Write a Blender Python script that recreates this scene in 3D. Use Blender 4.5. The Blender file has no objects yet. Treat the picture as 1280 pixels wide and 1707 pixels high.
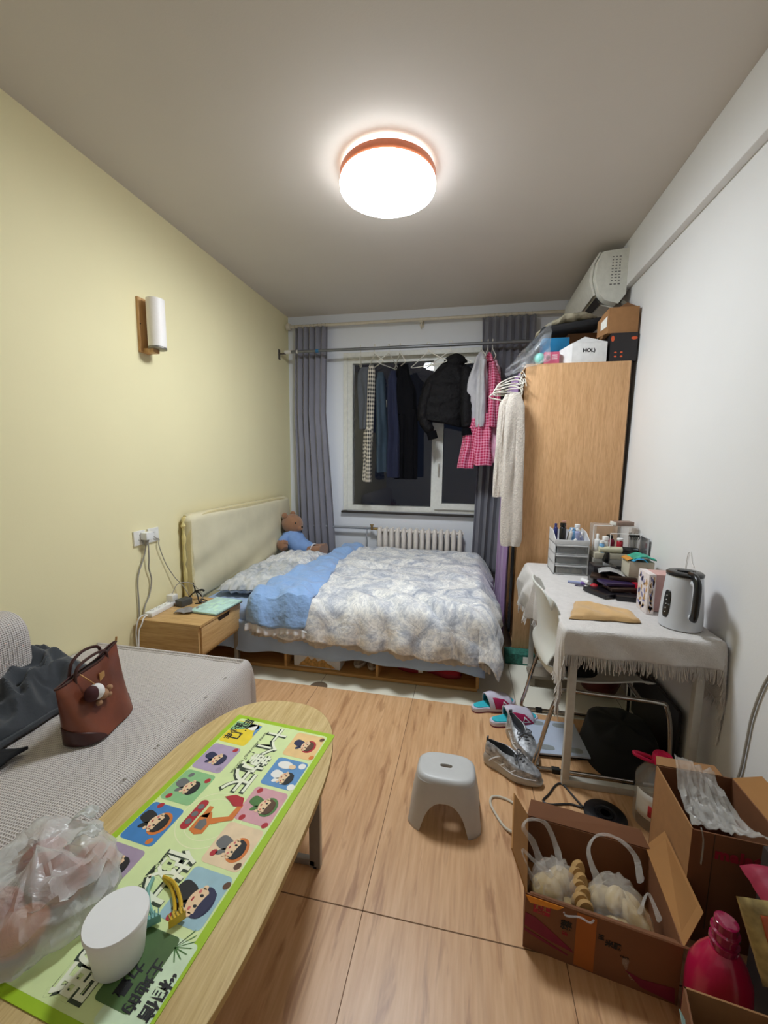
import bpy, bmesh, math, random
from mathutils import Vector, Matrix, noise
from math import sin, cos, pi, radians, exp, hypot, atan2, sqrt
random.seed(7)
SC = bpy.context.scene
COL = SC.collection
V = Vector

# ---------------------------------------------------------------- camera, light, exposure
cam = bpy.data.objects.new('camera', bpy.data.cameras.new('camera'))
COL.objects.link(cam)
yaw, pit, rol = .20126, .12437, .010892
fwd = V((-sin(yaw)*cos(pit), cos(yaw)*cos(pit), -sin(pit)))
rgt = V((cos(yaw), sin(yaw), 0)); upv = rgt.cross(fwd)
r2 = rgt*cos(rol)+upv*sin(rol); u2 = -rgt*sin(rol)+upv*cos(rol)
mw = Matrix((r2, u2, -fwd)).transposed().to_4x4(); mw.translation = V((0, 0, 1.41))
cam.matrix_world = mw
cam.data.sensor_fit = 'HORIZONTAL'; cam.data.sensor_width = 36
cam.data.lens = 683.3/1280*36
cam.data.clip_start = .02
SC.camera = cam
w = bpy.data.worlds.new('night'); SC.world = w; w.use_nodes = True
w.node_tree.nodes['Background'].inputs[0].default_value = (.012, .016, .03, 1)
w.node_tree.nodes['Background'].inputs[1].default_value = .35
LAMP = 66.0
SC.view_settings.view_transform = 'Standard'
SC.view_settings.look = 'None'
SC.view_settings.gamma = 1
SC.view_settings.exposure = 0.20
SC.view_settings.use_curve_mapping = False
SC.cycles.max_bounces = 10
SC.cycles.diffuse_bounces = 5
SC.cycles.transparent_max_bounces = 16
SC.cycles.use_denoising = True
SC.cycles.sample_clamp_indirect = 8

# ---------------------------------------------------------------- materials
def lin(c):
    if isinstance(c, str):
        c = [int(c[i:i+2], 16) for i in (0, 2, 4)]
    o = []
    for v in c[:3]:
        v = v/255
        o.append(v/12.92 if v <= .04045 else ((v+.055)/1.055)**2.4)
    return (*o, 1)
MATS = {}
class NT:
    def __init__(s, name):
        s.m = bpy.data.materials.new(name); s.m.use_nodes = True
        s.t = s.m.node_tree; s.b = s.t.nodes['Principled BSDF']
    def n(s, typ, **kw):
        x = s.t.nodes.new(typ)
        for k, v in kw.items():
            if k.startswith('i_'):
                x.inputs[int(k[2:]) if k[2:].isdigit() else k[2:].replace('_', ' ')].default_value = v
            else: setattr(x, k, v)
        return x
    def l(s, a, b): s.t.links.new(a, b)
    def coord(s, kind='Object', scale=(1, 1, 1), rot=(0, 0, 0)):
        c = s.n('ShaderNodeTexCoord'); mp = s.n('ShaderNodeMapping')
        mp.inputs['Scale'].default_value = scale; mp.inputs['Rotation'].default_value = rot
        s.l(c.outputs[kind], mp.inputs[0]); return mp.outputs[0]
    def ramp(s, fac, stops, interp='LINEAR'):
        r = s.n('ShaderNodeValToRGB'); r.color_ramp.interpolation = interp
        e = r.color_ramp.elements
        while len(e) < len(stops): e.new(.5)
        for q, (p, c) in zip(e, stops):
            q.position = p; q.color = c if len(c) == 4 and not isinstance(c, str) else lin(c)
        s.l(fac, r.inputs[0]); return r.outputs[0]
    def bump(s, h, strength=.3, dist=.01):
        b = s.n('ShaderNodeBump'); b.inputs['Strength'].default_value = strength
        b.inputs['Distance'].default_value = dist
        s.l(h, b.inputs['Height']); s.l(b.outputs[0], s.b.inputs['Normal'])
    def mix(s, fac, a, b, mode='MIX'):
        x = s.n('ShaderNodeMix', data_type='RGBA', blend_type=mode)
        for k, v in ((0, fac), (6, a), (7, b)):
            if hasattr(v, 'links') or hasattr(v, 'is_linked'): s.l(v, x.inputs[k])
            elif isinstance(v, (int, float)): x.inputs[k].default_value = v
            else: x.inputs[k].default_value = lin(v)
        return x.outputs[2]
def M(name, col='cccccc', rough=.6, metal=0, vary=.06, vs=30, bump=0, bs=120, bd=.002, kind='Object', sheen=0, coat=0, spec=None):
    if name in MATS: return MATS[name]
    t = NT(name); b = t.b
    b.inputs['Roughness'].default_value = rough; b.inputs['Metallic'].default_value = metal
    if sheen: b.inputs['Sheen Weight'].default_value = sheen
    if coat: b.inputs['Coat Weight'].default_value = coat
    if spec is not None: b.inputs['Specular IOR Level'].default_value = spec
    c = t.coord(kind)
    nz = t.n('ShaderNodeTexNoise', i_Scale=vs, i_Detail=4.0); t.l(c, nz.inputs['Vector'])
    L = lin(col)
    t.l(t.ramp(nz.outputs[0], [(.3, tuple(max(0, x*(1-vary)) for x in L[:3])+(1,)), (.7, tuple(min(1, x*(1+vary)) for x in L[:3])+(1,))]), b.inputs['Base Color'])
    if bump:
        n2 = t.n('ShaderNodeTexNoise', i_Scale=bs, i_Detail=3.0); t.l(c, n2.inputs['Vector'])
        t.bump(n2.outputs[0], bump, bd)
    MATS[name] = t.m; return t.m
def wood(name, c1, c2, axis='Z', scale=14, rough=.45, kind='Object', fine=1.0):
    t = NT(name); st = [14., 14., 14.]; st['XYZ'.index(axis)] = .9
    c = t.coord(kind, st)
    nz = t.n('ShaderNodeTexNoise', i_Scale=2.2*fine, i_Detail=6.0, i_Roughness=.6, i_Distortion=.4); t.l(c, nz.inputs['Vector'])
    n2 = t.n('ShaderNodeTexNoise', i_Scale=9.0*fine, i_Detail=3.0); t.l(c, n2.inputs['Vector'])
    a = t.ramp(nz.outputs[0], [(.35, c1), (.68, c2)])
    f = t.ramp(n2.outputs[0], [(.4, 'ffffff'), (.75, 'd8c8b8')])
    t.l(t.mix(.6, a, f, 'MULTIPLY'), t.b.inputs['Base Color'])
    t.b.inputs['Roughness'].default_value = rough
    t.bump(n2.outputs[0], .12, .001)
    MATS[name] = t.m; return t.m
def grid_mat(name, c1, c2, sx, sy, kind='UV', rough=.85, gap=.5, mode='gingham', bump=0):
    t = NT(name); c = t.coord(kind, (sx, sy, 1))
    sp = t.n('ShaderNodeSeparateXYZ'); t.l(c, sp.inputs[0])
    def sq(o):
        f = t.n('ShaderNodeMath', operation='FRACT'); t.l(o, f.inputs[0])
        g = t.n('ShaderNodeMath', operation='GREATER_THAN', i_1=gap); t.l(f.outputs[0], g.inputs[0]); return g.outputs[0]
    a, b = sq(sp.outputs[0]), sq(sp.outputs[1])
    if mode == 'gingham':
        s = t.n('ShaderNodeMath', operation='ADD'); t.l(a, s.inputs[0]); t.l(b, s.inputs[1])
        h = t.n('ShaderNodeMath', operation='MULTIPLY', i_1=.5); t.l(s.outputs[0], h.inputs[0])
    else:
        h = t.n('ShaderNodeMath', operation='MULTIPLY'); t.l(a, h.inputs[0]); t.l(b, h.inputs[1])
    t.l(t.ramp(h.outputs[0], [(0, c1), (1, c2)]), t.b.inputs['Base Color'])
    t.b.inputs['Roughness'].default_value = rough
    if bump: t.bump(h.outputs[0], bump, .002)
    MATS[name] = t.m; return t.m
def glassy(name, col='ffffff', rough=.05, alpha=.35, trans=1.0, ior=1.45, bump=0, bs=30):
    t = NT(name); b = t.b
    b.inputs['Base Color'].default_value = lin(col); b.inputs['Roughness'].default_value = rough
    b.inputs['Transmission Weight'].default_value = trans; b.inputs['IOR'].default_value = ior
    b.inputs['Alpha'].default_value = alpha
    if bump:
        nz = t.n('ShaderNodeTexNoise', i_Scale=bs, i_Detail=4.0, i_Distortion=1.0); t.l(t.coord(), nz.inputs['Vector'])
        t.bump(nz.outputs[0], bump, .01)
    MATS[name] = t.m; return t.m
def glow(name, col, s):
    t = NT(name); c_ = lin(col) if isinstance(col, str) else (*col, 1); t.b.inputs['Base Color'].default_value = (.8, .8, .8, 1)
    t.b.inputs['Emission Color'].default_value = c_; t.b.inputs['Emission Strength'].default_value = s
    MATS[name] = t.m; return t.m

# ---------------------------------------------------------------- mesh helpers
class MB:
    def __init__(s): s.v = []; s.f = []; s.uv = []
    def add(s, vs, fs, uvs=None):
        o = len(s.v); s.v += [V(p) for p in vs]
        for i, f in enumerate(fs):
            s.f.append([o+k for k in f]); s.uv.append(uvs[i] if uvs else None)
        return s
    def mesh(s, name, smooth=True, recalc=True):
        me = bpy.data.meshes.new(name)
        me.from_pydata([tuple(p) for p in s.v], [], s.f)
        if any(u for u in s.uv):
            L = me.uv_layers.new(name='UVMap'); k = 0
            for i, f in enumerate(s.f):
                u = s.uv[i]
                for j in range(len(f)):
                    if u: L.data[k].uv = u[j]
                    k += 1
        if recalc:
            b = bmesh.new(); b.from_mesh(me); bmesh.ops.recalc_face_normals(b, faces=b.faces); b.to_mesh(me); b.free()
        if smooth:
            me.polygons.foreach_set('use_smooth', [True]*len(me.polygons))
            me.set_sharp_from_angle(angle=radians(38))
        me.update(); return me
def rotm(rx=0, ry=0, rz=0):
    return Matrix.Rotation(radians(rz), 3, 'Z') @ Matrix.Rotation(radians(ry), 3, 'Y') @ Matrix.Rotation(radians(rx), 3, 'X')
def box(mb, lo, hi, bev=0, R=None, seg=2):
    lo, hi = V(lo), V(hi); c = (lo+hi)/2; d = hi-lo
    b = bmesh.new(); bmesh.ops.create_cube(b, size=1, matrix=Matrix.Diagonal((*d, 1)))
    if bev: bmesh.ops.bevel(b, geom=list(b.edges), offset=min(bev, min(d)*.45), segments=seg, affect='EDGES', profile=.6)
    vs = [((R @ v.co) if R else v.co)+c for v in b.verts]; b.verts.index_update()
    fs = [[v.index for v in f.verts] for f in b.faces]; b.free()
    uv = []
    for f in fs:
        p = [vs[i] for i in f]; n = (p[1]-p[0]).cross(p[2]-p[0]); a = [abs(t) for t in n]; k = a.index(max(a))
        uv.append([((q.y, q.z), (q.x, q.z), (q.x, q.y))[k] for q in p])
    mb.add(vs, fs, uv); return mb
def bx(c, size, bev=0, R=None, mb=None, seg=2):
    c, s = V(c), V(size)/2
    return box(mb or MB(), c-s, c+s, bev, R, seg)
def rings(mb, R, cap=True, closed=True, uvs=None):
    """rings: list of equally long point lists, lofted"""
    n = len(R[0]); vs = [V(p) for r in R for p in r]; fs = []; uv = []
    per = [0]
    for j in range(1, n+1): per.append(per[-1]+(V(R[len(R)//2][j % n])-V(R[len(R)//2][j-1])).length)
    hh = [0]
    for i in range(1, len(R)): hh.append(hh[-1]+(V(R[i][0])-V(R[i-1][0])).length)
    for i in range(len(R)-1):
        for j in range(n if closed else n-1):
            k = (j+1) % n
            fs.append([i*n+j, i*n+k, (i+1)*n+k, (i+1)*n+j])
            uv.append([(per[j], hh[i]), (per[j+1], hh[i]), (per[j+1], hh[i+1]), (per[j], hh[i+1])])
    if cap and closed:
        fs.append(list(range(n))[::-1]); uv.append(None)
        fs.append([(len(R)-1)*n+j for j in range(n)]); uv.append(None)
    mb.add(vs, fs, uv); return mb
def frame_of(d):
    d = d.normalized(); a = V((0, 0, 1)) if abs(d.z) < .9 else V((1, 0, 0))
    x = d.cross(a).normalized(); return x, d.cross(x).normalized()
def smooth_path(pts, n=6, closed=False):
    P = [V(p) for p in pts]; o = []; N = len(P)
    rng = range(N if closed else N-1)
    for i in rng:
        p0 = P[(i-1) % N] if closed or i > 0 else P[0]*2-P[1]
        p1, p2 = P[i], P[(i+1) % N]
        p3 = P[(i+2) % N] if closed or i+2 < N else P[-1]*2-P[-2]
        for k in range(n):
            t = k/n
            o.append(.5*((2*p1)+(p2-p0)*t+(2*p0-5*p1+4*p2-p3)*t*t+(3*p1-p0-3*p2+p3)*t**3))
    if not closed: o.append(P[-1])
    return o
def tube(pts, r, mb=None, n=8, smooth=0, closed=False, taper=None, flat=1.0):
    mb = mb or MB(); P = smooth_path(pts, smooth, closed) if smooth else [V(p) for p in pts]
    R = []; N = len(P); x = None
    for i, p in enumerate(P):
        a = P[(i-1) % N] if closed or i > 0 else P[0]; b = P[(i+1) % N] if closed or i < N-1 else P[-1]
        d = (b-a)
        if d.length < 1e-9: d = V((0, 0, 1))
        d.normalize()
        if x is None: x, y = frame_of(d)
        else:
            x = (x-d*x.dot(d)); x = x.normalized() if x.length > 1e-6 else frame_of(d)[0]; y = d.cross(x)
        rr = r*(taper(i/max(1, N-1)) if taper else 1)
        R.append([p+x*cos(2*pi*k/n)*rr+y*sin(2*pi*k/n)*rr*flat for k in range(n)])
    if closed: R.append(R[0]); return rings(mb, R, cap=False)
    return rings(mb, R)
def cyl(a, b, r, mb=None, n=24, r2=None, bev=0):
    a, b = V(a), V(b); d = b-a; L = d.length; x, y = frame_of(d); d = d/L; r2 = r if r2 is None else r2
    S = [(0, r), (L, r2)]
    if bev: S = [(0, r-bev), (bev*.3, r-bev*.3), (bev, r), (L-bev, r2), (L-bev*.3, r2-bev*.3), (L, r2-bev)]
    return rings(mb or MB(), [[a+d*h+x*cos(2*pi*k/n)*q+y*sin(2*pi*k/n)*q for k in range(n)] for h, q in S])
def lathe(c, prof, mb=None, n=32, sx=1, sy=1, cap=True):
    c = V(c)
    return rings(mb or MB(), [[c+V((cos(2*pi*k/n)*r*sx, sin(2*pi*k/n)*r*sy, z)) for k in range(n)] for r, z in prof], cap=cap)
def ball(c, r, mb=None, R=None, n=18, m=12, ns=0, amp=0):
    c = V(c); r = V(r) if hasattr(r, '__len__') else V((r, r, r)); Q = []
    for i in range(m+1):
        t = pi*(.02+.96*i/m); q = []
        for k in range(n):
            p = V((r.x*sin(t)*cos(2*pi*k/n), r.y*sin(t)*sin(2*pi*k/n), -r.z*cos(t)))
            if amp: p *= 1+amp*noise.noise(p*ns+c*3)
            q.append((R @ p if R else p)+c)
        Q.append(q)
    return rings(mb or MB(), Q)
def prism(pts, z0, z1, mb=None, xf=None, bev=0):
    """2D outline extruded; xf maps (x,y,z)->Vector"""
    f = xf or (lambda x, y, z: V((x, y, z)))
    if bev:
        c = V((sum(p[0] for p in pts)/len(pts), sum(p[1] for p in pts)/len(pts)))
        def ins(k):
            o = []
            for p in pts:
                d = V(p)-c; L = d.length or 1; o.append(c+d*(1-k/L))
            return o
        lay = [(ins(bev), z0), (pts, z0+bev), (pts, z1-bev), (ins(bev), z1)]
    else: lay = [(pts, z0), (pts, z1)]
    return rings(mb or MB(), [[f(p[0], p[1], z) for p in L] for L, z in lay])
def rrect(w, h, r, n=5, cx=0, cy=0):
    o = []
    for qx, qy, a in ((1, 1, 0), (-1, 1, 90), (-1, -1, 180), (1, -1, 270)):
        for k in range(n+1):
            t = radians(a+90*k/n); o.append((cx+qx*(w/2-r)+r*cos(t), cy+qy*(h/2-r)+r*sin(t)))
    return o
def superel(a, b, p, n=64, cx=0, cy=0):
    o = []
    for k in range(n):
        t = 2*pi*k/n; c, s = cos(t), sin(t)
        o.append((cx+a*abs(c)**(2/p)*(1 if c > 0 else -1), cy+b*abs(s)**(2/p)*(1 if s > 0 else -1)))
    return o
def sheet(fn, nu, nv, mb=None, U=1, W=1, closed_u=False):
    """fn(u,v) 0..1 -> point, open surface; UV in metres (U x W)"""
    mb = mb or MB(); vs = []; fs = []; uv = []
    for i in range(nu+1):
        for j in range(nv+1): vs.append(fn(i/nu, j/nv))
    for i in range(nu):
        for j in range(nv):
            a = i*(nv+1)+j; b = a+nv+1
            fs.append([a, b, b+1, a+1])
            uv.append([(i/nu*U, j/nv*W), ((i+1)/nu*U, j/nv*W), ((i+1)/nu*U, (j+1)/nv*W), (i/nu*U, (j+1)/nv*W)])
    mb.add(vs, fs, uv); return mb
def nz(x, y=0, z=0): return noise.noise(V((x, y, z)))
def fbm(x, y=0, z=0, o=3):
    a = 0; k = 1
    for i in range(o): a += noise.noise(V((x, y, z))*k)/k; k *= 2.1
    return a

def tag(o, label=None, cat=None, group=None, kind=None):
    for k, v in (('label', label), ('category', cat), ('group', group), ('kind', kind)):
        if v: o[k] = v
    return o
def thing(name, loc, label, cat, group=None, rz=0):
    o = bpy.data.objects.new(name, None); COL.objects.link(o); o.empty_display_size = .05
    o.location = loc; o.rotation_euler = (0, 0, radians(rz))
    return tag(o, label, cat, group)
def link(name, mb, mat, parent=None, solid=0, sub=0, smooth=True, origin=None, local=False, label=None, offset=0):
    """world-space mesh -> object; parent's placement is subtracted unless local"""
    recalc = not solid
    if parent is not None and not local:
        P = Matrix.LocRotScale(parent.location, parent.rotation_euler, None)
        q = parent.parent
        while q is not None: P = Matrix.LocRotScale(q.location, q.rotation_euler, None) @ P; q = q.parent
        I = P.inverted(); mb.v = [I @ p for p in mb.v]
    loc = V((0, 0, 0))
    if parent is None and origin != 0:
        xs = [p.x for p in mb.v]; ys = [p.y for p in mb.v]; zs = [p.z for p in mb.v]
        loc = V(origin) if origin else V(((min(xs)+max(xs))/2, (min(ys)+max(ys))/2, min(zs)))
        mb.v = [p-loc for p in mb.v]
    me = mb.mesh(name, smooth, recalc)
    o = bpy.data.objects.new(name, me); COL.objects.link(o); o.location = loc
    if isinstance(mat, str): mat = MATS[mat]
    me.materials.append(mat)
    if parent is not None: o.parent = parent
    if solid:
        md = o.modifiers.new('thickness', 'SOLIDIFY'); md.thickness = solid; md.offset = offset
    if sub:
        md = o.modifiers.new('smooth', 'SUBSURF'); md.levels = sub; md.render_levels = sub
    if label: o['label'] = label
    return o
def one(name, mb, mat, label, cat, group=None, **kw): return tag(link(name, mb, mat, None, **kw), label, cat, group)
def struct(name, mb, mat, parent=None, **kw):
    o = link(name, mb, mat, parent, origin=0, **kw)
    if parent is None: o['kind'] = 'structure'
    return o
def dup(root, loc=None, rz=None, label=None, group=None, parent=None):
    r = root.copy(); COL.objects.link(r)
    if loc is not None: r.location = loc
    if rz is not None: r.rotation_euler = (0, 0, radians(rz)) if not hasattr(rz, '__len__') else rz
    if parent is not None: r.parent = parent
    if label: r['label'] = label
    if group: r['group'] = group
    for ch in list(root.children):
        c = ch.copy(); COL.objects.link(c); c.parent = r
        for g in list(ch.children):
            d = g.copy(); COL.objects.link(d); d.parent = c
    return r
def text(s, size, o, xd, yd, mat, parent, name='lettering', depth=.0004, offset=0, bold=False, align='LEFT', local=False, space=1.0):
    cu = bpy.data.curves.new('t', 'FONT'); cu.body = s; cu.size = size; cu.extrude = depth; cu.offset = offset
    cu.align_x = align; cu.resolution_u = 3; cu.space_character = space
    ob = bpy.data.objects.new('t', cu); COL.objects.link(ob)
    dg = bpy.context.evaluated_depsgraph_get(); me = bpy.data.meshes.new_from_object(ob.evaluated_get(dg))
    bpy.data.objects.remove(ob); bpy.data.curves.remove(cu)
    xd, yd = V(xd).normalized(), V(yd).normalized(); zd = xd.cross(yd); o = V(o)
    mb = MB(); mb.add([o+xd*v.co.x+yd*v.co.y+zd*v.co.z for v in me.vertices], [list(p.vertices) for p in me.polygons])
    bpy.data.meshes.remove(me)
    return link(name, mb, mat, parent, smooth=False, local=local)
def decal(pts, o, xd, yd, mat, parent, name, h0=0, h1=.0006):
    """flat printed shape: 2D outline laid on a plane (real thin ink layer)"""
    xd, yd = V(xd).normalized(), V(yd).normalized(); zd = xd.cross(yd); o = V(o)
    mb = prism(pts, h0, h1, xf=lambda x, y, z: o+xd*x+yd*y+zd*z)
    return link(name, mb, mat, parent, smooth=False)
def drape(px, py, rect, ztop, r=.03, corner=0.0, fold=.015, ff=22, lift=0):
    """flat cloth point laid over a rectangular top: outside the rect it hangs"""
    x0, y0, x1, y1 = rect
    cx, cy = min(max(px, x0), x1), min(max(py, y0), y1)
    dx, dy = px-cx, py-cy; d = hypot(dx, dy)
    if d < 1e-6: return V((px, py, ztop))
    D = d+corner*min(abs(dx), abs(dy))
    ux, uy = dx/d, dy/d
    out = r*(1-exp(-d/r)); drop = max(0, D-out)
    s = cx+cy+atan2(uy, ux)*.25
    out += fold*sin(s*ff)*min(1, drop/.15)
    return V((cx+ux*out, cy+uy*out, ztop-drop))
# ---------------------------------------------------------------- room shell
XL, XR, XB, YB, YF, H = -1.925, 1.04, 1.0, 4.25, -1.1, 2.90
def plaster(name, c, stain=None):
    t = NT(name); co = t.coord()
    a = t.n('ShaderNodeTexNoise', i_Scale=1.3, i_Detail=5.0); t.l(co, a.inputs['Vector'])
    L = lin(c)
    base = t.ramp(a.outputs[0], [(.35, tuple(x*.96 for x in L[:3])+(1,)), (.65, L)])
    t.l(base, t.b.inputs['Base Color'])
    b = t.n('ShaderNodeTexNoise', i_Scale=140.0, i_Detail=4.0); t.l(co, b.inputs['Vector'])
    t.bump(b.outputs[0], .12, .002); t.b.inputs['Roughness'].default_value = .8
    MATS[name] = t.m; return t.m
plaster('cream_paint', 'efe5b8'); plaster('white_paint', 'e6e6e6'); plaster('ceiling_paint', 'd3ccc4'); plaster('window_wall_paint', 'e4e7ee')
# floor: ivory tiles, wood-look vinyl sheets over them in front
t = NT('ivory_tile'); c = t.coord()
br = t.n('ShaderNodeTexBrick', offset=0.0, i_Scale=1.0); br.inputs['Brick Width'].default_value = .6; br.inputs['Row Height'].default_value = .6
br.inputs['Mortar Size'].default_value = .0018; br.inputs['Color1'].default_value = lin('e6e2d2'); br.inputs['Color2'].default_value = lin('e2decd'); br.inputs['Mortar'].default_value = lin('8a8270')
mp = t.n('ShaderNodeMapping'); mp.inputs['Location'].default_value = (.278, .12, 0); t.l(c, mp.inputs[0]); t.l(mp.outputs[0], br.inputs['Vector'])
t.l(br.outputs[0], t.b.inputs['Base Color']); t.b.inputs['Roughness'].default_value = .3; MATS['ivory_tile'] = t.m
t = NT('wood_sheet_flooring'); c = t.coord('Object', (9, .9, 1))
n1 = t.n('ShaderNodeTexNoise', i_Scale=1.6, i_Detail=7.0, i_Roughness=.62, i_Distortion=1.2); t.l(c, n1.inputs['Vector'])
c2 = t.coord('Object', (60, 4, 1)); n2 = t.n('ShaderNodeTexNoise', i_Scale=1.5, i_Detail=4.0); t.l(c2, n2.inputs['Vector'])
c3 = t.coord('Object', (22, 3.2, 1)); n3 = t.n('ShaderNodeTexNoise', i_Scale=1.2, i_Detail=5.0, i_Distortion=.6); t.l(c3, n3.inputs['Vector'])
a = t.ramp(n1.outputs[0], [(.3, 'c69c73'), (.5, 'd6ab80'), (.72, 'ddb58b')])
b = t.ramp(n2.outputs[0], [(.35, 'ffffff'), (.8, 'e4d6c4')])
s = t.ramp(n3.outputs[0], [(.56, 'ffffff'), (.68, 'a98768')])
t.l(t.mix(.55, t.mix(.8, a, b, 'MULTIPLY'), s, 'MULTIPLY'), t.b.inputs['Base Color']); t.b.inputs['Roughness'].default_value = .38
t.bump(n2.outputs[0], .15, .001); MATS['wood_sheet_flooring'] = t.m

struct('floor', box(MB(), (XL-.1, YF-.1, -.06), (XR+.1, YB+.1, -.003)), 'ivory_tile', smooth=False)
for i, (x0, x1) in enumerate(((-1.92, -1.479), (-1.477, -.879), (-.877, -.279), (-.277, .321), (.323, 1.04))):
    for j, (y0, y1) in enumerate(((-1.1, -.112), (-.108, 1.092), (1.096, 2.288))):
        o = struct('flooring', box(MB(), (x0, y0, -.003), (x1, y1, 0)), 'wood_sheet_flooring', smooth=False)
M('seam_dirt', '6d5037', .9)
sm = MB()
for x in (-1.478, -.878, -.278, .322): box(sm, (x-.0012, YF, -.0028), (x+.0012, 2.288, .0001))
for y in (-.11, 1.094): box(sm, (XL, y-.002, -.0028), (XR, y+.002, .0001))
o = struct('trim_1', sm, 'seam_dirt', smooth=False)
M('drain_brown', '6b5a48', .6, .3)
struct('floor_drain', cyl((-.875, 2.292, -.003), (-.875, 2.292, -.0015), .055, n=40), 'drain_brown')
struct('ceiling', box(MB(), (XL-.1, YF-.1, H), (XR+.1, YB+.1, H+.1)), 'ceiling_paint', smooth=False)
struct('wall_left', box(MB(), (XL-.1, YF-.1, 0), (XL, YB+.1, H)), 'cream_paint', smooth=False)
# sheared outward four centimetres over its height to fit desk and beam in image
struct('wall_right', rings(MB(), [[V((1.0, y, 0)), V((1.2, y, 0)), V((1.2, y, H)), V((XR+.004, y, H))] for y in (YF-.1, YB+.1)]), 'white_paint', smooth=False)
struct('wall_beam', box(MB(), (XB, YF, 2.60), (XR, YB, H), .004), 'white_paint', smooth=False)
struct('wall_front', box(MB(), (XL, YF-.1, 0), (XR, YF, H)), 'white_paint', smooth=False)
wx0, wx1, wz0, wz1 = -1.27, .62, .88, 2.46
wl = MB()
box(wl, (XL, YB, 0), (wx0, YB+.12, H)); box(wl, (wx1, YB, 0), (XR, YB+.12, H))
box(wl, (wx0, YB, 0), (wx1, YB+.12, wz0)); box(wl, (wx0, YB, wz1), (wx1, YB+.12, H))
struct('wall_back', wl, 'window_wall_paint', smooth=False)
# window
M('window_white', 'dcdcd6', .4); M('dark_ledge', '2b2624', .6); glassy('window_glass', 'ffffff', .0, 1.0); M('metal', 'c4c4c4', .3, 1)
W = thing('window_1', (wx0, YB, wz0), None, None); W['kind'] = 'structure'
f = MB(); fy0, fy1 = YB-.005, YB+.07
for a, b in (((wx0, wz0), (wx0+.055, wz1)), ((wx1-.055, wz0), (wx1, wz1)), ((wx0, wz0), (wx1, wz0+.055)), ((wx0, wz1-.055), (wx1, wz1)), ((-.375, wz0), (-.335, wz1))):
    v_ = b[1]-a[1] > b[0]-a[0]
    box(f, (a[0]+(0 if v_ else .002), fy0+(0 if v_ else .001), a[1]), (b[0]-(0 if v_ else .002), fy1-(0 if v_ else .001), b[1]), 0)
link('window_frame', f, 'window_white', W)
f = MB(); s0, s1 = -.335, .28
for a, b in (((s0, wz0+.04), (s0+.075, wz1-.04)), ((s1-.06, wz0+.04), (s1, wz1-.04)), ((s0, wz0+.04), (s1, wz0+.1)), ((s0, wz1-.1), (s1, wz1-.04))):
    v_ = b[1]-a[1] > b[0]-a[0]; e_ = 0 if v_ else .001
    box(f, (a[0]+e_, fy0-.025+e_, a[1]+e_), (b[0]-e_, fy1-.02-e_, b[1]-e_), 0)
link('window_sash', f, 'window_white', W)
f = MB(); box(f, (.28, fy0, wz0), (.32, fy1, wz1), .004); link('window_mullion', f, 'window_white', W)
for a, b in ((wx0+.05, -.37), (-.26, .23), (.32, wx1-.05)):
    link('window_pane', box(MB(), (a, YB+.03, wz0+.05), (b, YB+.036, wz1-.05)), 'window_glass', W, smooth=False)
h = MB(); bx((-.297, YB-.036, 1.36), (.022, .012, .06), .004, mb=h); bx((-.297, YB-.052, 1.33), (.016, .014, .13), .006, mb=h)
link('window_handle', h, 'metal', W)
link('paper_label', bx((-.90, YB+.026, 2.0), (.10, .001, .07)), M('paper', 'e8e6e0', .7), W, label='white paper label stuck on the pane')
link('window_sill', box(MB(), (wx0-.06, YB-.05, wz0-.03), (wx1+.03, YB+.02, wz0-.008), .005), 'dark_ledge', W)
ob = MB()
box(ob, (wx0-.04, YB-.018, wz1), (wx1+.03, YB, wz1+.05)); box(ob, (wx0-.04, YB-.018, wz0), (wx0, YB, wz1))
link('window_casing', ob, 'window_white', W)

# ---------------------------------------------------------------- ceiling lamp, wall lamp
glow('lamp_white', (.93, 1.0, 1.06), LAMP); M('lamp_orange', 'ee8a60', .35, coat=.3); M('lamp_base', 'f0efec', .4)
L = thing('ceiling_lamp', (-.46, 2.26, H-.11), 'glowing round white ceiling lamp with an orange band', 'ceiling lamp')
link('mounting_base', lathe((-.46, 2.26, 0), [(.2, H), (.235, H-.002), (.238, H-.02), (.232, H-.03), (.2, H-.03)], n=64), glow('lamp_base_lit', 'fff6ee', 2.2), L)
link('orange_band', lathe((-.46, 2.26, 0), [(.22, H-.028), (.243, H-.03), (.247, H-.04), (.247, H-.062), (.242, H-.07), (.22, H-.07)], n=64), 'lamp_orange', L)
link('diffuser', lathe((-.46, 2.26, 0), [(.243, H-.105), (.222, H-.117), (.155, H-.127), (.07, H-.131), (.001, H-.132)], n=64), 'lamp_white', L)
wood('sconce_wood', 'b98a55', 'd8ae78', 'Z'); link('diffuser_rim', lathe((-.46, 2.26, 0), [(.2, H-.068), (.243, H-.07), (.247, H-.085), (.2435, H-.1045)], n=64, cap=False), glow('lamp_rim', (.95, 1.0, 1.04), LAMP*.22), L, label='dimmer side of the diffuser')
M('shade_paper', 'efeae6', .5, vs=200, vary=.03); M('dull_metal', '8c8880', .45, .7)
sy = 2.22
L = thing('wall_lamp', (XL, sy, 2.02), 'unlit cylindrical white wall lamp on a wooden bracket', 'wall lamp')
link('back_plate', box(MB(), (XL, sy-.055, 2.03), (XL+.016, sy+.03, 2.34), .003), 'sconce_wood', L)
link('bracket_arm', box(MB(), (XL+.01, sy-.035, 2.03), (XL+.085, sy+.015, 2.055), .003), 'sconce_wood', L)
link('lamp_shade', cyl((XL+.085, sy, 2.065), (XL+.085, sy, 2.335), .05, n=32), 'shade_paper', L)
link('shade_cap', cyl((XL+.085, sy, 2.052), (XL+.085, sy, 2.064), .051, n=32, bev=.003), 'dull_metal', L)
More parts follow.
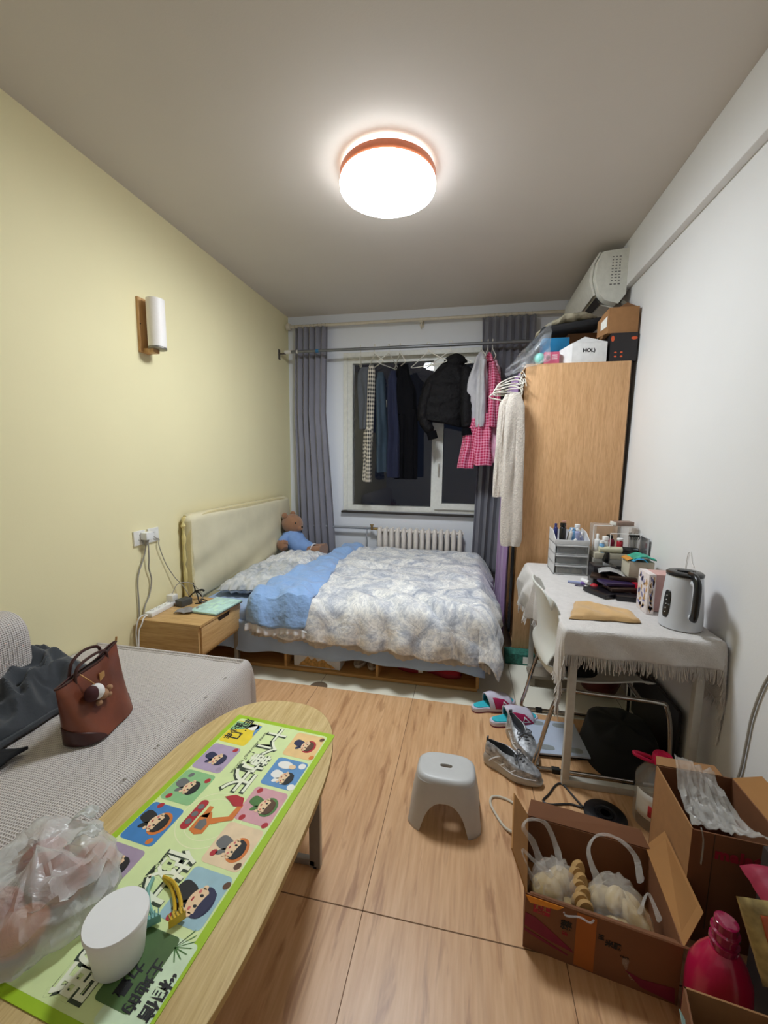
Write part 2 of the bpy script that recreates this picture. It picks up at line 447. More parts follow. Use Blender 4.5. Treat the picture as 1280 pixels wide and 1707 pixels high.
M('screw', '5a4a3a', .4, .8); link('screw', cyl((XL+.016, sy-.047, 2.19), (XL+.019, sy-.047, 2.19), .004, n=10), 'screw', L)

# ---------------------------------------------------------------- air conditioner
M('ac_plastic', 'd9dad2', .45); M('ac_dark', '23211f', .6); M('print_grey', '6f6f6f', .7)
A = thing('air_conditioner', (.9, 3.6, 2.5), 'white split air conditioner high on the right wall above the wardrobe', 'air conditioner')
prof = [(1.0, 2.84), (.835, 2.83), (.80, 2.76), (.79, 2.66), (.82, 2.56), (.86, 2.515), (.945, 2.49), (1.0, 2.55)]
link('housing', rings(MB(), [[V((x+(0 if 0 < k < 7 else 0)+(.012*(1 if x < .99 else 0) if q else 0), y, z)) for k, (x, z) in enumerate(prof)] for q, y in ((1, 3.2), (0, 3.215), (0, 4.03), (1, 4.045))]), 'ac_plastic', A)
pf = [(.833, 2.834), (.797, 2.765), (.786, 2.66), (.815, 2.56), (.80, 2.555), (.768, 2.66), (.782, 2.77), (.823, 2.838)]
link('front_panel', rings(MB(), [[V((x, y, z)) for x, z in pf] for y in (3.225, 4.02)]), M('ac_panel', 'deded6', .3), A)
link('air_outlet', rings(MB(), [[V((x, y, z)) for x, z in ((.826, 2.551), (.857, 2.513), (.85, 2.505), (.818, 2.545))] for y in (3.24, 4.0)]), 'ac_dark', A)
link('vent_flap', rings(MB(), [[V((x, y, z)) for x, z in ((.86, 2.511), (.94, 2.487), (.94, 2.482), (.858, 2.503))] for y in (3.26, 3.98)]), 'ac_plastic', A)
st = MB()
for k in range(9):
    for q in range(3): bx((.905+q*.022, 3.199, 2.79-k*.019), (.016*random.uniform(.5, 1), .001, .006), mb=st)
for k in range(3): bx((.90+k*.025, 3.199, 2.615), (.015, .001, .008), mb=st)
link('spec_label', st, 'print_grey', A, label='small grey printed specification lines')
link('refrigerant_pipe', tube([(.985, 3.25, 2.52), (1.0, 3.16, 2.46), (1.015, 3.08, 2.38), (1.025, 3.03, 2.2)], .016, smooth=5), M('pipe_wrap', '6e6a60', .8), A)
# wall wiring trunking along the underside of the beam is part of the wall
# ---------------------------------------------------------------- curtain rod, curtains, clothes rail
M('rod_cream', 'cfc6b4', .5); M('rail_grey', '77797c', .4, .5); M('blue_tape', '2f6f9c', .6); M('white_plastic', 'e9e9e6', .4)
M('grey_curtain', '8c8b95', .8, sheen=.3, vs=6, bump=.2, bs=300)
ry, rz = 4.165, 2.775
R = thing('curtain_rod', (-.5, ry, rz), 'cream wooden curtain rod just under the ceiling', 'curtain rod')
link('rod', cyl((-1.87, ry, rz), (1.0, ry, rz), .015), 'rod_cream', R)
link('finial', cyl((-1.905, ry, rz), (-1.86, ry, rz), .034, bev=.008), 'rod_cream', R)
b = MB(); cyl((-.50, YB, rz-.02), (-.50, ry, rz-.02), .008, mb=b); bx((-.50, ry, rz-.022), (.03, .04, .014), .004, mb=b); cyl((-.5, ry, rz-.02), (-.5, ry, rz-.09), .005, mb=b); cyl((-.515, ry, rz-.055), (-.485, ry, rz-.055), .004, mb=b)
bx((-.5, YB-.004, rz-.02), (.04, .008, .06), .002, mb=b)
link('centre_bracket', b, 'rod_cream', R)
ringm = tube([(0, .021*cos(2*pi*k/16), .021*sin(2*pi*k/16)-.006) for k in range(16)], .0025, n=6, closed=True)
ring = one('curtain_ring', ringm, M('ring_metal', 'b9b09c', .4, .4), 'small pale ring on the cream rod holding the grey curtain', 'curtain ring', 'rings on the curtain rod', origin=(0, 0, 0))
xs = [-1.81+k*.042 for k in range(9)]+[.10, .145, .19, .225, .29, .34, .40, .46, .52]
for i, x in enumerate(xs):
    o = ring if i == 0 else dup(ring); o.location = (x, ry, rz)
def curtain(name, xt, xm, xb, y, zt, zb, folds, amp, mat, label, lean=0, seed=0, cat='curtain', thick=.004, group=None):
    def fn(u, v):
        z = zt+(zb-zt)*v
        if v < .35: a, b = [xt[k]+(xm[k]-xt[k])*(v/.35) for k in (0, 1)]
        else: a, b = [xm[k]+(xb[k]-xm[k])*((v-.35)/.65) for k in (0, 1)]
        uu = u+.02*nz(u*5, v*2.2, seed)
        ph = uu*folds*2*pi+.7*nz(u*3, v*1.6, seed+4)
        A = amp*(.8+.5*nz(u*6, v*1.5, seed+9))
        return V((a+(b-a)*uu+.006*sin(2*ph), y+A*sin(ph)+lean*v+.012*nz(u*14, v*3, seed), z))
    return one(name, sheet(fn, int(folds*14), 40, U=abs(xb[1]-xb[0])*2, W=zt-zb), mat, label, cat, group, solid=thick)
curtain('curtain', (-1.80, -1.45), (-1.82, -1.47), (-1.78, -1.36), 4.145, rz-.02, .30, 5.5, .040, 'grey_curtain', 'grey curtain gathered at the left of the window', lean=.0, seed=1)
curtain('curtain', (.08, .56), (.09, .58), (.06, .50), 4.15, rz-.02, .30, 7, .036, M('grey_curtain_right', '74747e', .8, sheen=.3, vs=6, bump=.2, bs=300), 'dark grey curtain gathered at the right of the window behind the pink pyjamas', seed=3)
ly, lz = 4.02, 2.487
R = thing('clothes_rail', (-.6, ly, lz), 'grey metal clothes rail across the window', 'clothes rail')
link('rail', cyl((-1.80, ly, lz), (.62, ly, lz), .0145), 'rail_grey', R)
link('rail_end', cyl((-1.86, ly, lz), (-1.79, ly, lz), .017, r2=.021), M('rail_end_white', 'd5d2cc', .4), R)
e = MB(); box(e, (XL, ly-.02, lz-.07), (XL+.006, ly+.02, lz+.03), .002); box(e, (XL, ly-.008, lz-.02), (-1.85, ly+.008, lz-.006), .002)
link('wall_bracket', e, M('bracket_dark', '5a5249', .6), R)
c = MB(); cyl((.36, ly, lz), (.385, ly, lz), .021, mb=c); cyl((.43, ly, lz), (.455, ly, lz), .021, mb=c); cyl((.385, ly, lz), (.43, ly, lz), .017, mb=c); link('rail_joint', c, 'rail_grey', R)
link('tape_band', cyl((-1.53, ly, lz), (-1.50, ly, lz), .017), 'blue_tape', R)
link('white_collar', cyl((-1.735, ly, lz), (-1.72, ly, lz), .018), 'rail_end_white', R)
# curtain end resting on the rail
# hangers: wire profile in local coords, hook centre at origin
def hanger_mesh(w=.2, r=.0045, dropz=-.10, sag=-.07):
    mb = MB()
    tube([(0, -.018, -.004), (0, -.008, .016), (0, .010, .016), (0, .018, 0), (0, .008, -.028), (0, 0, -.055), (0, 0, dropz+.03)], r*.8, mb=mb, n=7, smooth=4)
    tube([(0, 0, dropz+.03), (0, w*.25, dropz+.005), (0, w*.8, dropz+sag+.01), (0, w, dropz+sag-.012), (0, w*.8, dropz+sag-.022), (0, 0, dropz+sag-.024), (0, -w*.8, dropz+sag-.022), (0, -w, dropz+sag-.012), (0, -w*.8, dropz+sag+.01), (0, -w*.25, dropz+.005)], r, mb=mb, n=7, smooth=4, closed=True)
    return mb
M('hanger_plastic', 'd7d3c8', .35)
han = one('coat_hanger', hanger_mesh(), 'hanger_plastic', 'pale plastic hanger carrying the grey trousers, far left on the rail', 'coat hanger', 'hangers on the clothes rail', origin=(0, 0, 0))
HL = [(-1.07, 12, None), (-.93, 35, 'pale plastic hanger with checked trousers on the grey rail'), (-.79, -20, 'pale plastic hanger above the dark blue garments'),
      (-.68, 25, 'pale plastic hanger above the black knitted trousers'), (-.41, 62, 'empty-looking white hanger left of the black puffer jacket'), (-.20, 80, 'white hanger inside the black puffer jacket'),
      (.075, 10, 'hanger carrying the white shirt'), (.135, -8, 'hanger carrying the pink checked pyjama top'), (.175, 6, 'hanger carrying the pale pink pyjamas')]
for i, (x, a, lb) in enumerate(HL):
    o = han if i == 0 else dup(han, label=lb)
    o.location = (x, ly, lz+.016); o.rotation_euler = (radians(random.uniform(-4, 4)), 0, radians(a))
# garments: lofted flattened tubes hanging in folds
def garment(name, cx, cy, zt, zb, prof, mat, label, cat, ang=0, seed=0, thick=.03, folds=5, amp=.012, group=None, lean=(0, 0), n=44, rows=26, parent=None, solidcap=True):
    """prof: list of (v, halfwidth, halfthick, shift) along the drop"""
    ca, sa = cos(radians(ang)), sin(radians(ang)); R = []
    for i in range(rows+1):
        v = i/rows
        for k in range(len(prof)-1):
            if prof[k][0] <= v <= prof[k+1][0]: break
        q = (v-prof[k][0])/(prof[k+1][0]-prof[k][0]+1e-9); q = q*q*(3-2*q)
        w_, t_, s_ = [prof[k][j]+(prof[k+1][j]-prof[k][j])*q for j in (1, 2, 3)]
        z = zt+(zb-zt)*v; ring_ = []
        for j in range(n):
            a = 2*pi*j/n; x = w_*cos(a); y = t_*sin(a)
            m = 1+(amp/max(.02, w_))*sin(a*folds+seed+2*nz(v*2.5, seed))*min(1, v*4)
            f = amp*min(1, v*3+.2)*(nz(cos(a)*2.5+seed, sin(a)*2, v*4)+.6*sin(x/w_*folds+seed*3+v*2))
            x2 = x*m+s_; y2 = y*m+f
            ring_.append(V((cx+x2*ca-y2*sa+lean[0]*v, cy+x2*sa+y2*ca+lean[1]*v, z+.012*nz(a*1.3, seed)*v)))
        R.append(ring_)
    mb = rings(MB(), R)
    if parent is not None: return link(name, mb, mat, parent)
    return one(name, mb, mat, label, cat, group)
M('slate_cloth', '4c4f55', .9, bump=.3); grid_mat('plaid_cloth', '1f1f25', 'c9c0b0', 42, 26, gap=.5)
M('teal_denim', '2b3b48', .85, bump=.3); M('navy_cloth', '121832', .9, bump=.3); M('black_knit', '08080c', .95, bump=.4, bs=200, spec=.15)
M('dark_navy', '0e1019', .95, spec=.2); M('puffer_black', '0b090c', .75, vary=.2, spec=.25, bump=1, bs=22, bd=.02)
gy = ly
garment('trousers', -1.02, gy, 2.31, 1.72, [(0, .05, .02, 0), (.1, .07, .03, 0), (1, .05, .045, .0)], 'slate_cloth', 'grey folded trousers hanging leftmost on the rail', 'trousers', ang=10, seed=1, folds=4)
t = thing('checked_trousers', (-.96, gy, 1.2), 'black and cream checked trousers with a narrow leg on the rail', 'trousers')
garment('leg', -.953, gy-.02, 2.33, 1.22, [(0, .016, .01, 0), (.05, .035, .04, 0), (.5, .030, .05, 0), (1, .035, .05, -.03)], 'plaid_cloth', '', '', seed=2, folds=3, amp=.007, parent=t, lean=(-.02, 0))
garment('leg', -.98, gy-.045, 1.74, 1.20, [(0, .015, .02, .01), (.1, .045, .03, 0), (1, .04, .04, 0)], 'plaid_cloth', '', '', seed=5, folds=3, amp=.008, parent=t, lean=(-.0, 0))
garment('jeans', -.87, gy, 2.26, 1.30, [(0, .03, .02, 0), (.1, .045, .10, 0), (1, .06, .12, .0)], 'teal_denim', 'dark teal denim jeans between checked and navy trousers', 'jeans', seed=3, folds=4, lean=(.03, 0))
garment('trousers', -.75, gy, 2.27, 1.25, [(0, .03, .02, 0), (.1, .05, .10, 0), (1, .065, .14, 0)], 'navy_cloth', 'navy blue trousers hanging left of the black ones', 'trousers', seed=4, folds=4, lean=(.03, 0))
t = thing('black_trousers', (-.6, gy, 1.24), 'black knitted trousers with two long legs on the rail', 'trousers')
garment('waist', -.63, gy, 2.33, 1.85, [(0, .05, .03, -.02), (.15, .06, .05, -.02), (.6, .11, .07, 0), (1, .12, .07, 0)], 'black_knit', '', '', seed=6, parent=t)
garment('leg', -.665, gy, 1.9, 1.24, [(0, .07, .06, 0), (1, .055, .05, 0)], 'black_knit', '', '', seed=7, parent=t)
garment('leg', -.56, gy-.01, 1.9, 1.235, [(0, .065, .06, -.01), (1, .06, .05, 0)], 'black_knit', '', '', seed=8, parent=t)
garment('dark_sweater', -.50, gy+.05, 2.25, 1.80, [(0, .02, .02, -.04), (.3, .09, .04, -.02), (1, .08, .04, 0)], 'dark_navy', 'dark navy top half hidden behind the black trousers', 'top', seed=9)
# puffer jacket with sleeves and hood
J = thing('puffer_jacket', (-.22, gy-.02, 1.62), 'short black puffer jacket hanging in front of the window', 'jacket')
def puffy(path, r0, r1, q, flat=.62, n=20, seed=0):
    P = smooth_path(path, 6); mb = MB()
    N = len(P)
    return tube(P, 1, n=n, mb=mb, flat=flat, taper=lambda t: (r0+(r1-r0)*t)*(.90+.13*abs(sin(t*pi*q)))*(1+.04*nz(t*9, seed)) * (min(1, .55+t*6) if t < .08 else 1)*(min(1, .6+(1-t)*6) if t > .93 else 1))
body = MB(); R_ = []
for i in range(31):
    v = i/30; z = 2.36-.58*v; wv = .07+.155*min(1, v*2.6)-.02*max(0, v-.85)*4; tv = (.05+.055*min(1, v*3))*(.93+.08*abs(sin(v*pi*5+nz(v*3)*2)))
    cxv = -.19-.10*v
    R_.append([V((cxv+wv*(.97+.03*abs(sin(v*pi*5)))*cos(a)*(abs(cos(a))**-.12 if abs(cos(a)) > .01 else 1)+.01*nz(a, v*4), gy-.01+tv*sin(a)+.02*nz(cos(a)*4, v*9, 3), z+.07*cos(a)*(-1)*(v-.3)+.03*nz(cos(a)*3, 7))) for a in [2*pi*k/40 for k in range(40)]])
link('body', rings(body, R_), 'puffer_black', J)
link('sleeve', puffy([(-.33, gy-.02, 2.22), (-.42, gy-.04, 2.0), (-.44, gy-.05, 1.82), (-.36, gy-.05, 1.68)], .075, .062, 7, .8), 'puffer_black', J)
link('sleeve', puffy([(-.06, gy-.02, 2.28), (-.045, gy-.08, 2.05), (-.04, gy-.13, 1.85), (-.03, gy-.15, 1.70)], .08, .055, 8, .8), 'puffer_black', J)
link('hood', ball((-.16, gy+.0, 2.33), (.11, .09, .07), ns=9, amp=.25), 'puffer_black', J)
for p, q in (((-.36, 1.69), (-.34, 1.62)), ((-.03, 1.71), (-.025, 1.65))):
    link('cuff', cyl((p[0], gy-(.05 if p[0] < -.1 else .15), p[1]), (q[0], gy-(.05 if p[0] < -.1 else .15), q[1]), .047), 'black_knit', J)
# shirt and pyjamas
M('grey_white_cloth', 'b9b7bb', .9, bump=.3, bs=60); grid_mat('pink_gingham', 'e89ab6', 'b40d4a', 40, 40, gap=.45); M('pale_pink', 'e3b3c6', .9, bump=.3, vs=20, vary=.15)
t = thing('white_shirt', (.06, gy-.06, 1.75), 'greyish white shirt hanging beside the pink checked pyjamas', 'shirt')
garment('body', .055, gy-.03, 2.40, 1.76, [(0, .02, .02, .02), (.1, .05, .09, .01), (.6, .10, .14, -.02), (1, .085, .13, -.03)], 'grey_white_cloth', '', '', seed=11, folds=4, parent=t, amp=.016)
garment('sleeve', .095, gy-.17, 2.30, 1.72, [(0, .03, .04, 0), (.5, .045, .05, 0), (.9, .05, .05, 0), (1, .035, .04, 0)], 'grey_white_cloth', '', '', seed=12, folds=3, parent=t)
t = thing('pyjama_shirt', (.14, gy-.06, 1.5), 'pink and white gingham pyjama top on the rail', 'pyjama top')
garment('body', .155, gy, 2.36, 1.62, [(0, .015, .02, -.01), (.08, .04, .10, 0), (.6, .06, .15, 0), (1, .07, .15, 0)], 'pink_gingham', '', '', seed=13, folds=4, parent=t, amp=.014)
garment('sleeve', .20, gy-.16, 2.28, 1.72, [(0, .02, .04, -.02), (.3, .045, .05, 0), (1, .055, .055, 0)], 'pink_gingham', '', '', seed=14, folds=3, parent=t)
garment('collar', .145, gy-.07, 2.385, 2.30, [(0, .012, .03, 0), (1, .03, .07, 0)], 'pink_gingham', '', '', seed=15, folds=3, parent=t, rows=6)
t = thing('pyjama_trousers', (.06, gy-.08, 1.38), 'pink gingham pyjama trousers hanging below the white shirt', 'pyjama trousers')
garment('leg', -.0, gy-.12, 1.80, 1.35, [(0, .04, .05, .04), (.4, .06, .06, 0), (1, .07, .07, -.03)], 'pink_gingham', '', '', seed=16, folds=4, parent=t)
garment('leg', .12, gy-.14, 1.84, 1.38, [(0, .06, .05, 0), (1, .085, .07, 0)], 'pink_gingham', '', '', seed=17, folds=4, parent=t)
garment('pink_nightshirt', .235, gy-.02, 2.33, 1.40, [(0, .015, .02, -.03), (.1, .04, .09, -.02), (1, .05, .14, 0)], 'pale_pink', 'pale pink patterned nightshirt right of the gingham pyjamas', 'nightshirt', seed=18, folds=4)

# ---------------------------------------------------------------- radiator
M('radiator_enamel', 'ddd6cf', .4); M('brass', 'a98c5a', .35, .9)
ra = thing('radiator', (-.48, 4.15, .12), 'cream column radiator under the window', 'radiator')
sec = None
def section_mesh():
    mb = MB()
    for y in (-.035, .035):
        lathe((0, y, 0), [(.012, .0), (.022, .02), (.0235, .05), (.0235, .53), (.022, .57), (.012, .60)], mb=mb, n=16, sx=1.0, sy=1.1)
    cyl((-.033, 0, .035), (.033, 0, .035), .017, mb=mb, n=14); cyl((-.033, 0, .565), (.033, 0, .565), .017, mb=mb, n=14)
    bx((0, 0, .57), (.046, .07, .045), .012, mb=mb); bx((0, 0, .03), (.046, .07, .045), .012, mb=mb)
    return mb
for i in range(14):
    if sec is None:
        sec = link('radiator_section', section_mesh(), 'radiator_enamel', ra, local=True); o = sec
    else: o = sec.copy(); COL.objects.link(o); o.parent = ra
    o.location = (-.405+i*.0635, 0, 0)
lg = MB()
for x in (-.82, -.12): cyl((x, 4.13, 0), (x, 4.13, .14), .012, mb=lg)
link('foot', lg, 'radiator_enamel', ra)
v = MB(); cyl((-.955, 4.15, .70), (-.91, 4.15, .70), .016, mb=v); cyl((-.975, 4.15, .685), (-.975, 4.15, .735), .012, mb=v); cyl((-.975, 4.15, .735), (-.975, 4.15, .745), .02, mb=v)
link('valve', v, 'brass', ra)
one('heating_pipe', cyl((-1.88, 4.17, .70), (-.95, 4.17, .70), .014), M('pipe_paint', '8c8f95', .4), 'grey horizontal heating pipe running to the radiator', 'pipe')
vt = MB(); tube([(-1.03, 4.17, .69), (-1.03, 4.15, .62), (-1.025, 4.15, .55), (-1.03, 4.15, .46)], .006, mb=vt, smooth=3)
one('pipe_strap', vt, 'pipe_paint', 'short grey strap hanging from the heating pipe', 'strap')
# ---------------------------------------------------------------- wardrobe and what stands on it
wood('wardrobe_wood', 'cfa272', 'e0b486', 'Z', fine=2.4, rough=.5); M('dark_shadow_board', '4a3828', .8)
WY0, WY1, WX0, WX1, WT = 2.97, 4.0, .352, .992, 2.06
Wd = thing('wardrobe', ((WX0+WX1)/2, 3.45, 0), 'tall light wood wardrobe, its side panel facing the desk', 'wardrobe')
link('side_panel', box(MB(), (WX0, WY0, 0), (WX1, WY0+.018, WT), .001), 'wardrobe_wood', Wd)
link('side_panel', box(MB(), (WX0, WY1-.018, 0), (WX1, WY1, WT), .001), 'wardrobe_wood', Wd)
link('top_panel', box(MB(), (WX0, WY0+.018, WT-.018), (WX1, WY1-.018, WT), .001), 'wardrobe_wood', Wd)
link('bottom_panel', box(MB(), (WX0+.01, WY0+.018, .06), (WX1, WY1-.018, .078), .001), 'wardrobe_wood', Wd)
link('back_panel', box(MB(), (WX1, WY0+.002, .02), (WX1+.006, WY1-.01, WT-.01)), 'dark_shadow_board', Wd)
link('shelf', box(MB(), (WX0+.02, WY0+.018, 1.0), (WX1, WY1-.018, 1.018)), 'wardrobe_wood', Wd)
link('hanging_rail', cyl((.66, WY0+.018, 1.93), (.66, WY1-.018, 1.93), .012), 'metal', Wd)
M('purple_cloth', '8a6a95', .85, bump=.3, sheen=.3); grid_mat('dark_print', '151318', '5a4a3a', 30, 30, gap=.75, mode='and')
def side_curtain(name, y0, y1, zt, zb, x, mat, label, cat, folds=4, amp=.02, seed=0, spread=0):
    fn = lambda u, v: V((x+amp*sin(u*folds*2*pi+seed)-.03*v*spread+.01*nz(u*4, v*3, seed), y0+(y1-y0)*u, zt+(zb-zt)*v))
    return one(name, sheet(fn, folds*12, 30, U=y1-y0, W=zt-zb), mat, label, cat, solid=.004)
side_curtain('wardrobe_curtain', 3.05, 3.75, 2.02, .12, .315, 'purple_cloth', 'mauve cloth curtain covering the open front of the wardrobe', 'curtain', folds=5, amp=.018, spread=1)
side_curtain('dark_dress', 2.985, 3.05, 1.2, .18, .33, 'dark_print', 'dark dress with small brown print squeezed beside the wardrobe panel', 'dress', folds=1, amp=.006, seed=2)
# hooks side: a bundle of white hangers and a fluffy towel on the wardrobe's front edge
hk = one('wall_hook', tube([(.352, 3.0, 1.99), (.335, 2.99, 1.985), (.322, 2.985, 1.96), (.32, 2.98, 1.94), (.33, 2.975, 1.935)], .004, smooth=3), 'white_plastic', 'white hook on the front edge of the wardrobe', 'hook')
def arc_hanger():
    mb = MB(); w_ = .095
    tube([(.11, 0, .02), (.10, 0, .045), (.085, 0, .03), (.075, 0, .0)], .003, mb=mb, n=6, smooth=3)
    tube([(.075, 0, 0), (.03, 0, .015), (-.06, 0, -.005), (-.095, 0, -.035), (-.085, 0, -.05), (0, 0, -.045), (.07, 0, -.05), (.09, 0, -.03)], .0045, mb=mb, n=7, smooth=4, closed=True)
    return mb
hb = one('white_hanger', arc_hanger(), 'hanger_plastic', 'white plastic hanger, topmost of the bundle beside the wardrobe edge', 'coat hanger', 'white hangers bundled at the wardrobe', origin=(0, 0, 0))
for i, lb in enumerate((None, 'white plastic hanger, second from the top in the bundle beside the wardrobe', 'white plastic hanger in the middle of the bundle beside the wardrobe', 'white plastic hanger, lower in the bundle beside the wardrobe', 'white plastic hanger, lowest of the bundle, sticking out to the left')):
    o = hb if i == 0 else dup(hb, label=lb)
    o.location = (.245-(.02 if i == 4 else 0), 2.95-.004*i, 1.955-.018*i-(.02 if i == 4 else 0)); o.rotation_euler = (radians(-25+9*i), radians((-14, -8, 0, 6, 14)[i]), radians((8, -6, 3, -10, 14)[i]))
M('fluffy_towel', 'd9cfc4', 1, bump=1, bs=170, bd=.01, sheen=.5, vs=80, vary=.12)
t = thing('bath_towel', (.27, 2.92, .83), 'fluffy cream bath towel hanging from the hangers beside the wardrobe', 'towel')
garment('front_fold', .285, 2.90, 1.86, .84, [(0, .035, .02, .0), (.08, .06, .035, 0), (.5, .062, .04, .005), (.95, .072, .045, .005), (1, .06, .04, .005)], 'fluffy_towel', '', '', seed=21, folds=3, parent=t, amp=.012)
garment('back_fold', .215, 2.94, 1.86, 1.17, [(0, .02, .02, .03), (.1, .035, .03, .01), (1, .04, .035, 0)], 'fluffy_towel', '', '', seed=23, folds=3, parent=t, amp=.01)
# ---- boxes on top
M('carton', '9c7148', .8, bump=.15, bs=90); M('carton_dark', '7c5535', .85); M('carton_in', 'b58a5c', .85); M('white_card', 'dedede', .55); M('black_card', '201d20', .5); M('orange_print', 'd2572c', .6); M('blue_card', '0f6f9e', .5)
M('pink_card', 'd0607f', .55); M('dark_red', '7a1730', .6); M('ink', '26262b', .7); M('white_ink', 'efefef', .6); M('red_ink', 'b01f3a', .6)
t = thing('white_box', (.72, 3.03, WT), 'white cardboard box with dark lettering and a tented lid on the wardrobe', 'box')
link('carton', box(MB(), (.635, 2.975, WT), (.845, 3.15, WT+.125), .002), 'white_card', t)
link('end_flap', rings(MB(), [[V(p) for p in ((.635, 2.976, WT+.002), (.565, 3.02, WT+.002), (.565, 3.02, WT+.09), (.635, 2.976, WT+.125))], [V(p) for p in ((.637, 2.98, WT+.002), (.567, 3.024, WT+.002), (.567, 3.024, WT+.09), (.637, 2.98, WT+.125))]]), 'white_card', t)
link('lid_flap', rings(MB(), [[V(p) for p in ((.64, 2.976, WT+.126), (.84, 2.976, WT+.126), (.72, 3.03, WT+.175))], [V(p) for p in ((.64, 2.98, WT+.124), (.84, 2.98, WT+.124), (.72, 3.034, WT+.172))]]), 'white_card', t)
text('HOL)', .032, (.70, 2.9745, WT+.065), (1, 0, 0), (0, 0, 1), 'ink', t, offset=.0014)
t = thing('black_box', (.95, 3.05, WT), 'black cardboard box with orange prints at the wardrobe corner', 'box')
link('carton', box(MB(), (.862, 2.975, WT), (1.02, 3.16, WT+.175), .002), 'black_card', t)
decal(superel(.018, .010, 2, 16), (1.0, 2.975, WT+.14), (1, 0, 0), (0, 0, 1), 'orange_print', t, 'orange_mark')
decal(superel(.010, .018, 2, 16), (.874, 2.975, WT+.14), (1, 0, 0), (0, 0, 1), 'orange_print', t, 'orange_mark')
for x in (.895, .93):
    for z in (.055, .03): decal(superel(.008, .005, 2, 10), (x, 2.975, WT+z), (1, 0, 0), (0, 0, 1), 'orange_print', t, 'orange_mark')
t = thing('brown_box', (.92, 3.08, WT+.176), 'tall brown cardboard box with a white label, stacked on the black box', 'box')
link('carton', box(MB(), (.845, 2.985, WT+.176), (1.02, 3.2, WT+.335), .002, R=None), 'carton', t)
link('side_flap', rings(MB(), [[V(p) for p in ((.845, 2.984, WT+.18), (.80, 3.06, WT+.17), (.80, 3.06, WT+.27), (.845, 2.984, WT+.335))], [V(p) for p in ((.848, 2.988, WT+.18), (.803, 3.064, WT+.17), (.803, 3.064, WT+.27), (.848, 2.988, WT+.335))]]), 'carton', t)
link('shipping_label', rings(MB(), [[V(p) for p in ((.838, 2.993, WT+.22), (.814, 3.033, WT+.205), (.814, 3.033, WT+.255), (.838, 2.993, WT+.285))], [V(p) for p in ((.837, 2.992, WT+.22), (.813, 3.032, WT+.205), (.813, 3.032, WT+.255), (.837, 2.992, WT+.285))]]), 'paper', t)
link('top_flap', rings(MB(), [[V(p) for p in ((.90, 3.0, WT+.335), (1.02, 3.0, WT+.335), (.96, 3.03, WT+.375))], [V(p) for p in ((.90, 3.004, WT+.335), (1.02, 3.004, WT+.335), (.96, 3.034, WT+.375))]]), 'carton_dark', t)
one('brown_box', box(MB(), (.64, 3.16, WT), (.83, 3.42, WT+.235), .003), 'carton_dark', 'brown box lying behind the white lettered box on the wardrobe', 'box')
one('blue_folder_box', box(MB(), (.46, 3.06, WT), (.632, 3.16, WT+.185), .002), 'blue_card', 'blue flat box standing on the wardrobe behind the pink one', 'box')
t = thing('pink_box', (.51, 3.0, WT), 'small pink printed box at the front of the wardrobe top', 'box')
link('carton', box(MB(), (.465, 2.978, WT), (.56, 3.04, WT+.075), .002), 'pink_card', t)
decal(superel(.013, .016, 2, 16), (.488, 2.978, WT+.04), (1, 0, 0), (0, 0, 1), 'dark_red', t, 'round_print')
for k in range(3): decal(rrect(.034, .006, .001, 1), (.53, 2.978, WT+.03+k*.012), (1, 0, 0), (0, 0, 1), 'white_ink', t, 'text_line')
one('mint_item', ball((.44, 3.0, WT+.04), (.035, .03, .04), ns=8, amp=.2), M('mint_plastic', '8fd6cc', .4), 'crumpled mint plastic wrapper left of the pink box', 'wrapper')
M('black_fabric', '15161a', .8, bump=.4, bs=50)
t = one('black_suit_bag', bx((.64, 3.22, WT+.262), (.40, .32, .05), .024, R=rotm(0, -8, 4), seg=4), 'black_fabric', 'flat black fabric bag lying across the boxes on the wardrobe', 'bag')
glassy('clear_film', 'e8ecf0', .18, .28, .6, bump=.5, bs=25); glassy('clear_film_dense', 'dfe4e8', .2, .4, .4, bump=.6, bs=22)
M('straw_fill', '8d8672', .7, vary=.3, vs=14, bump=.6, bs=30)
def fs(u, v):
    a = v*2*pi; w_ = max(.03, sin(pi*(.03+.94*u)))**.5; r = .055*w_*(1+.35*nz(u*6, v*6)); p = V((.43+u*.38, 3.17-.02*u, WT+.235+.085*min(1, u*2.2)+.02*nz(u*5, 3)))
    return p+V((0, cos(a)*r*2.0, sin(a)*r*.62+.008*nz(u*16, v*14)))
one('wrapped_bundle', rings(MB(), [[fs(i/40, j/36) for j in range(36)] for i in range(41)]), 'straw_fill', 'bundle in crinkled clear film on top of the black bag', 'bundle')
def fb(u, v):
    x = .22+.28*u; top = WT-.03+.30*u; bot = WT-.075+.09*u
    return V((x+.01*nz(v*6, u*5), 2.96+.06*v*(1-v)+.05*nz(u*3, v*3), bot+(top-bot)*v+.012*nz(u*7, v*7, 2)))
one('plastic_bag', sheet(fb, 20, 20), 'clear_film', 'transparent plastic bag spilling over the wardrobe edge', 'bag', solid=.001)
M('teal_print', '2c6a5c', .7, vs=60, vary=.5)
t = thing('printed_box', (.44, 2.92, 0), 'flat green printed carton on the tiles at the foot of the wardrobe', 'box')
link('carton', box(MB(), (.30, 2.86, .0), (.50, 2.965, .075), .002), 'teal_print', t)
link('label_panel', box(MB(), (.42, 2.859, .01), (.47, 2.8605, .06)), 'paper', t)
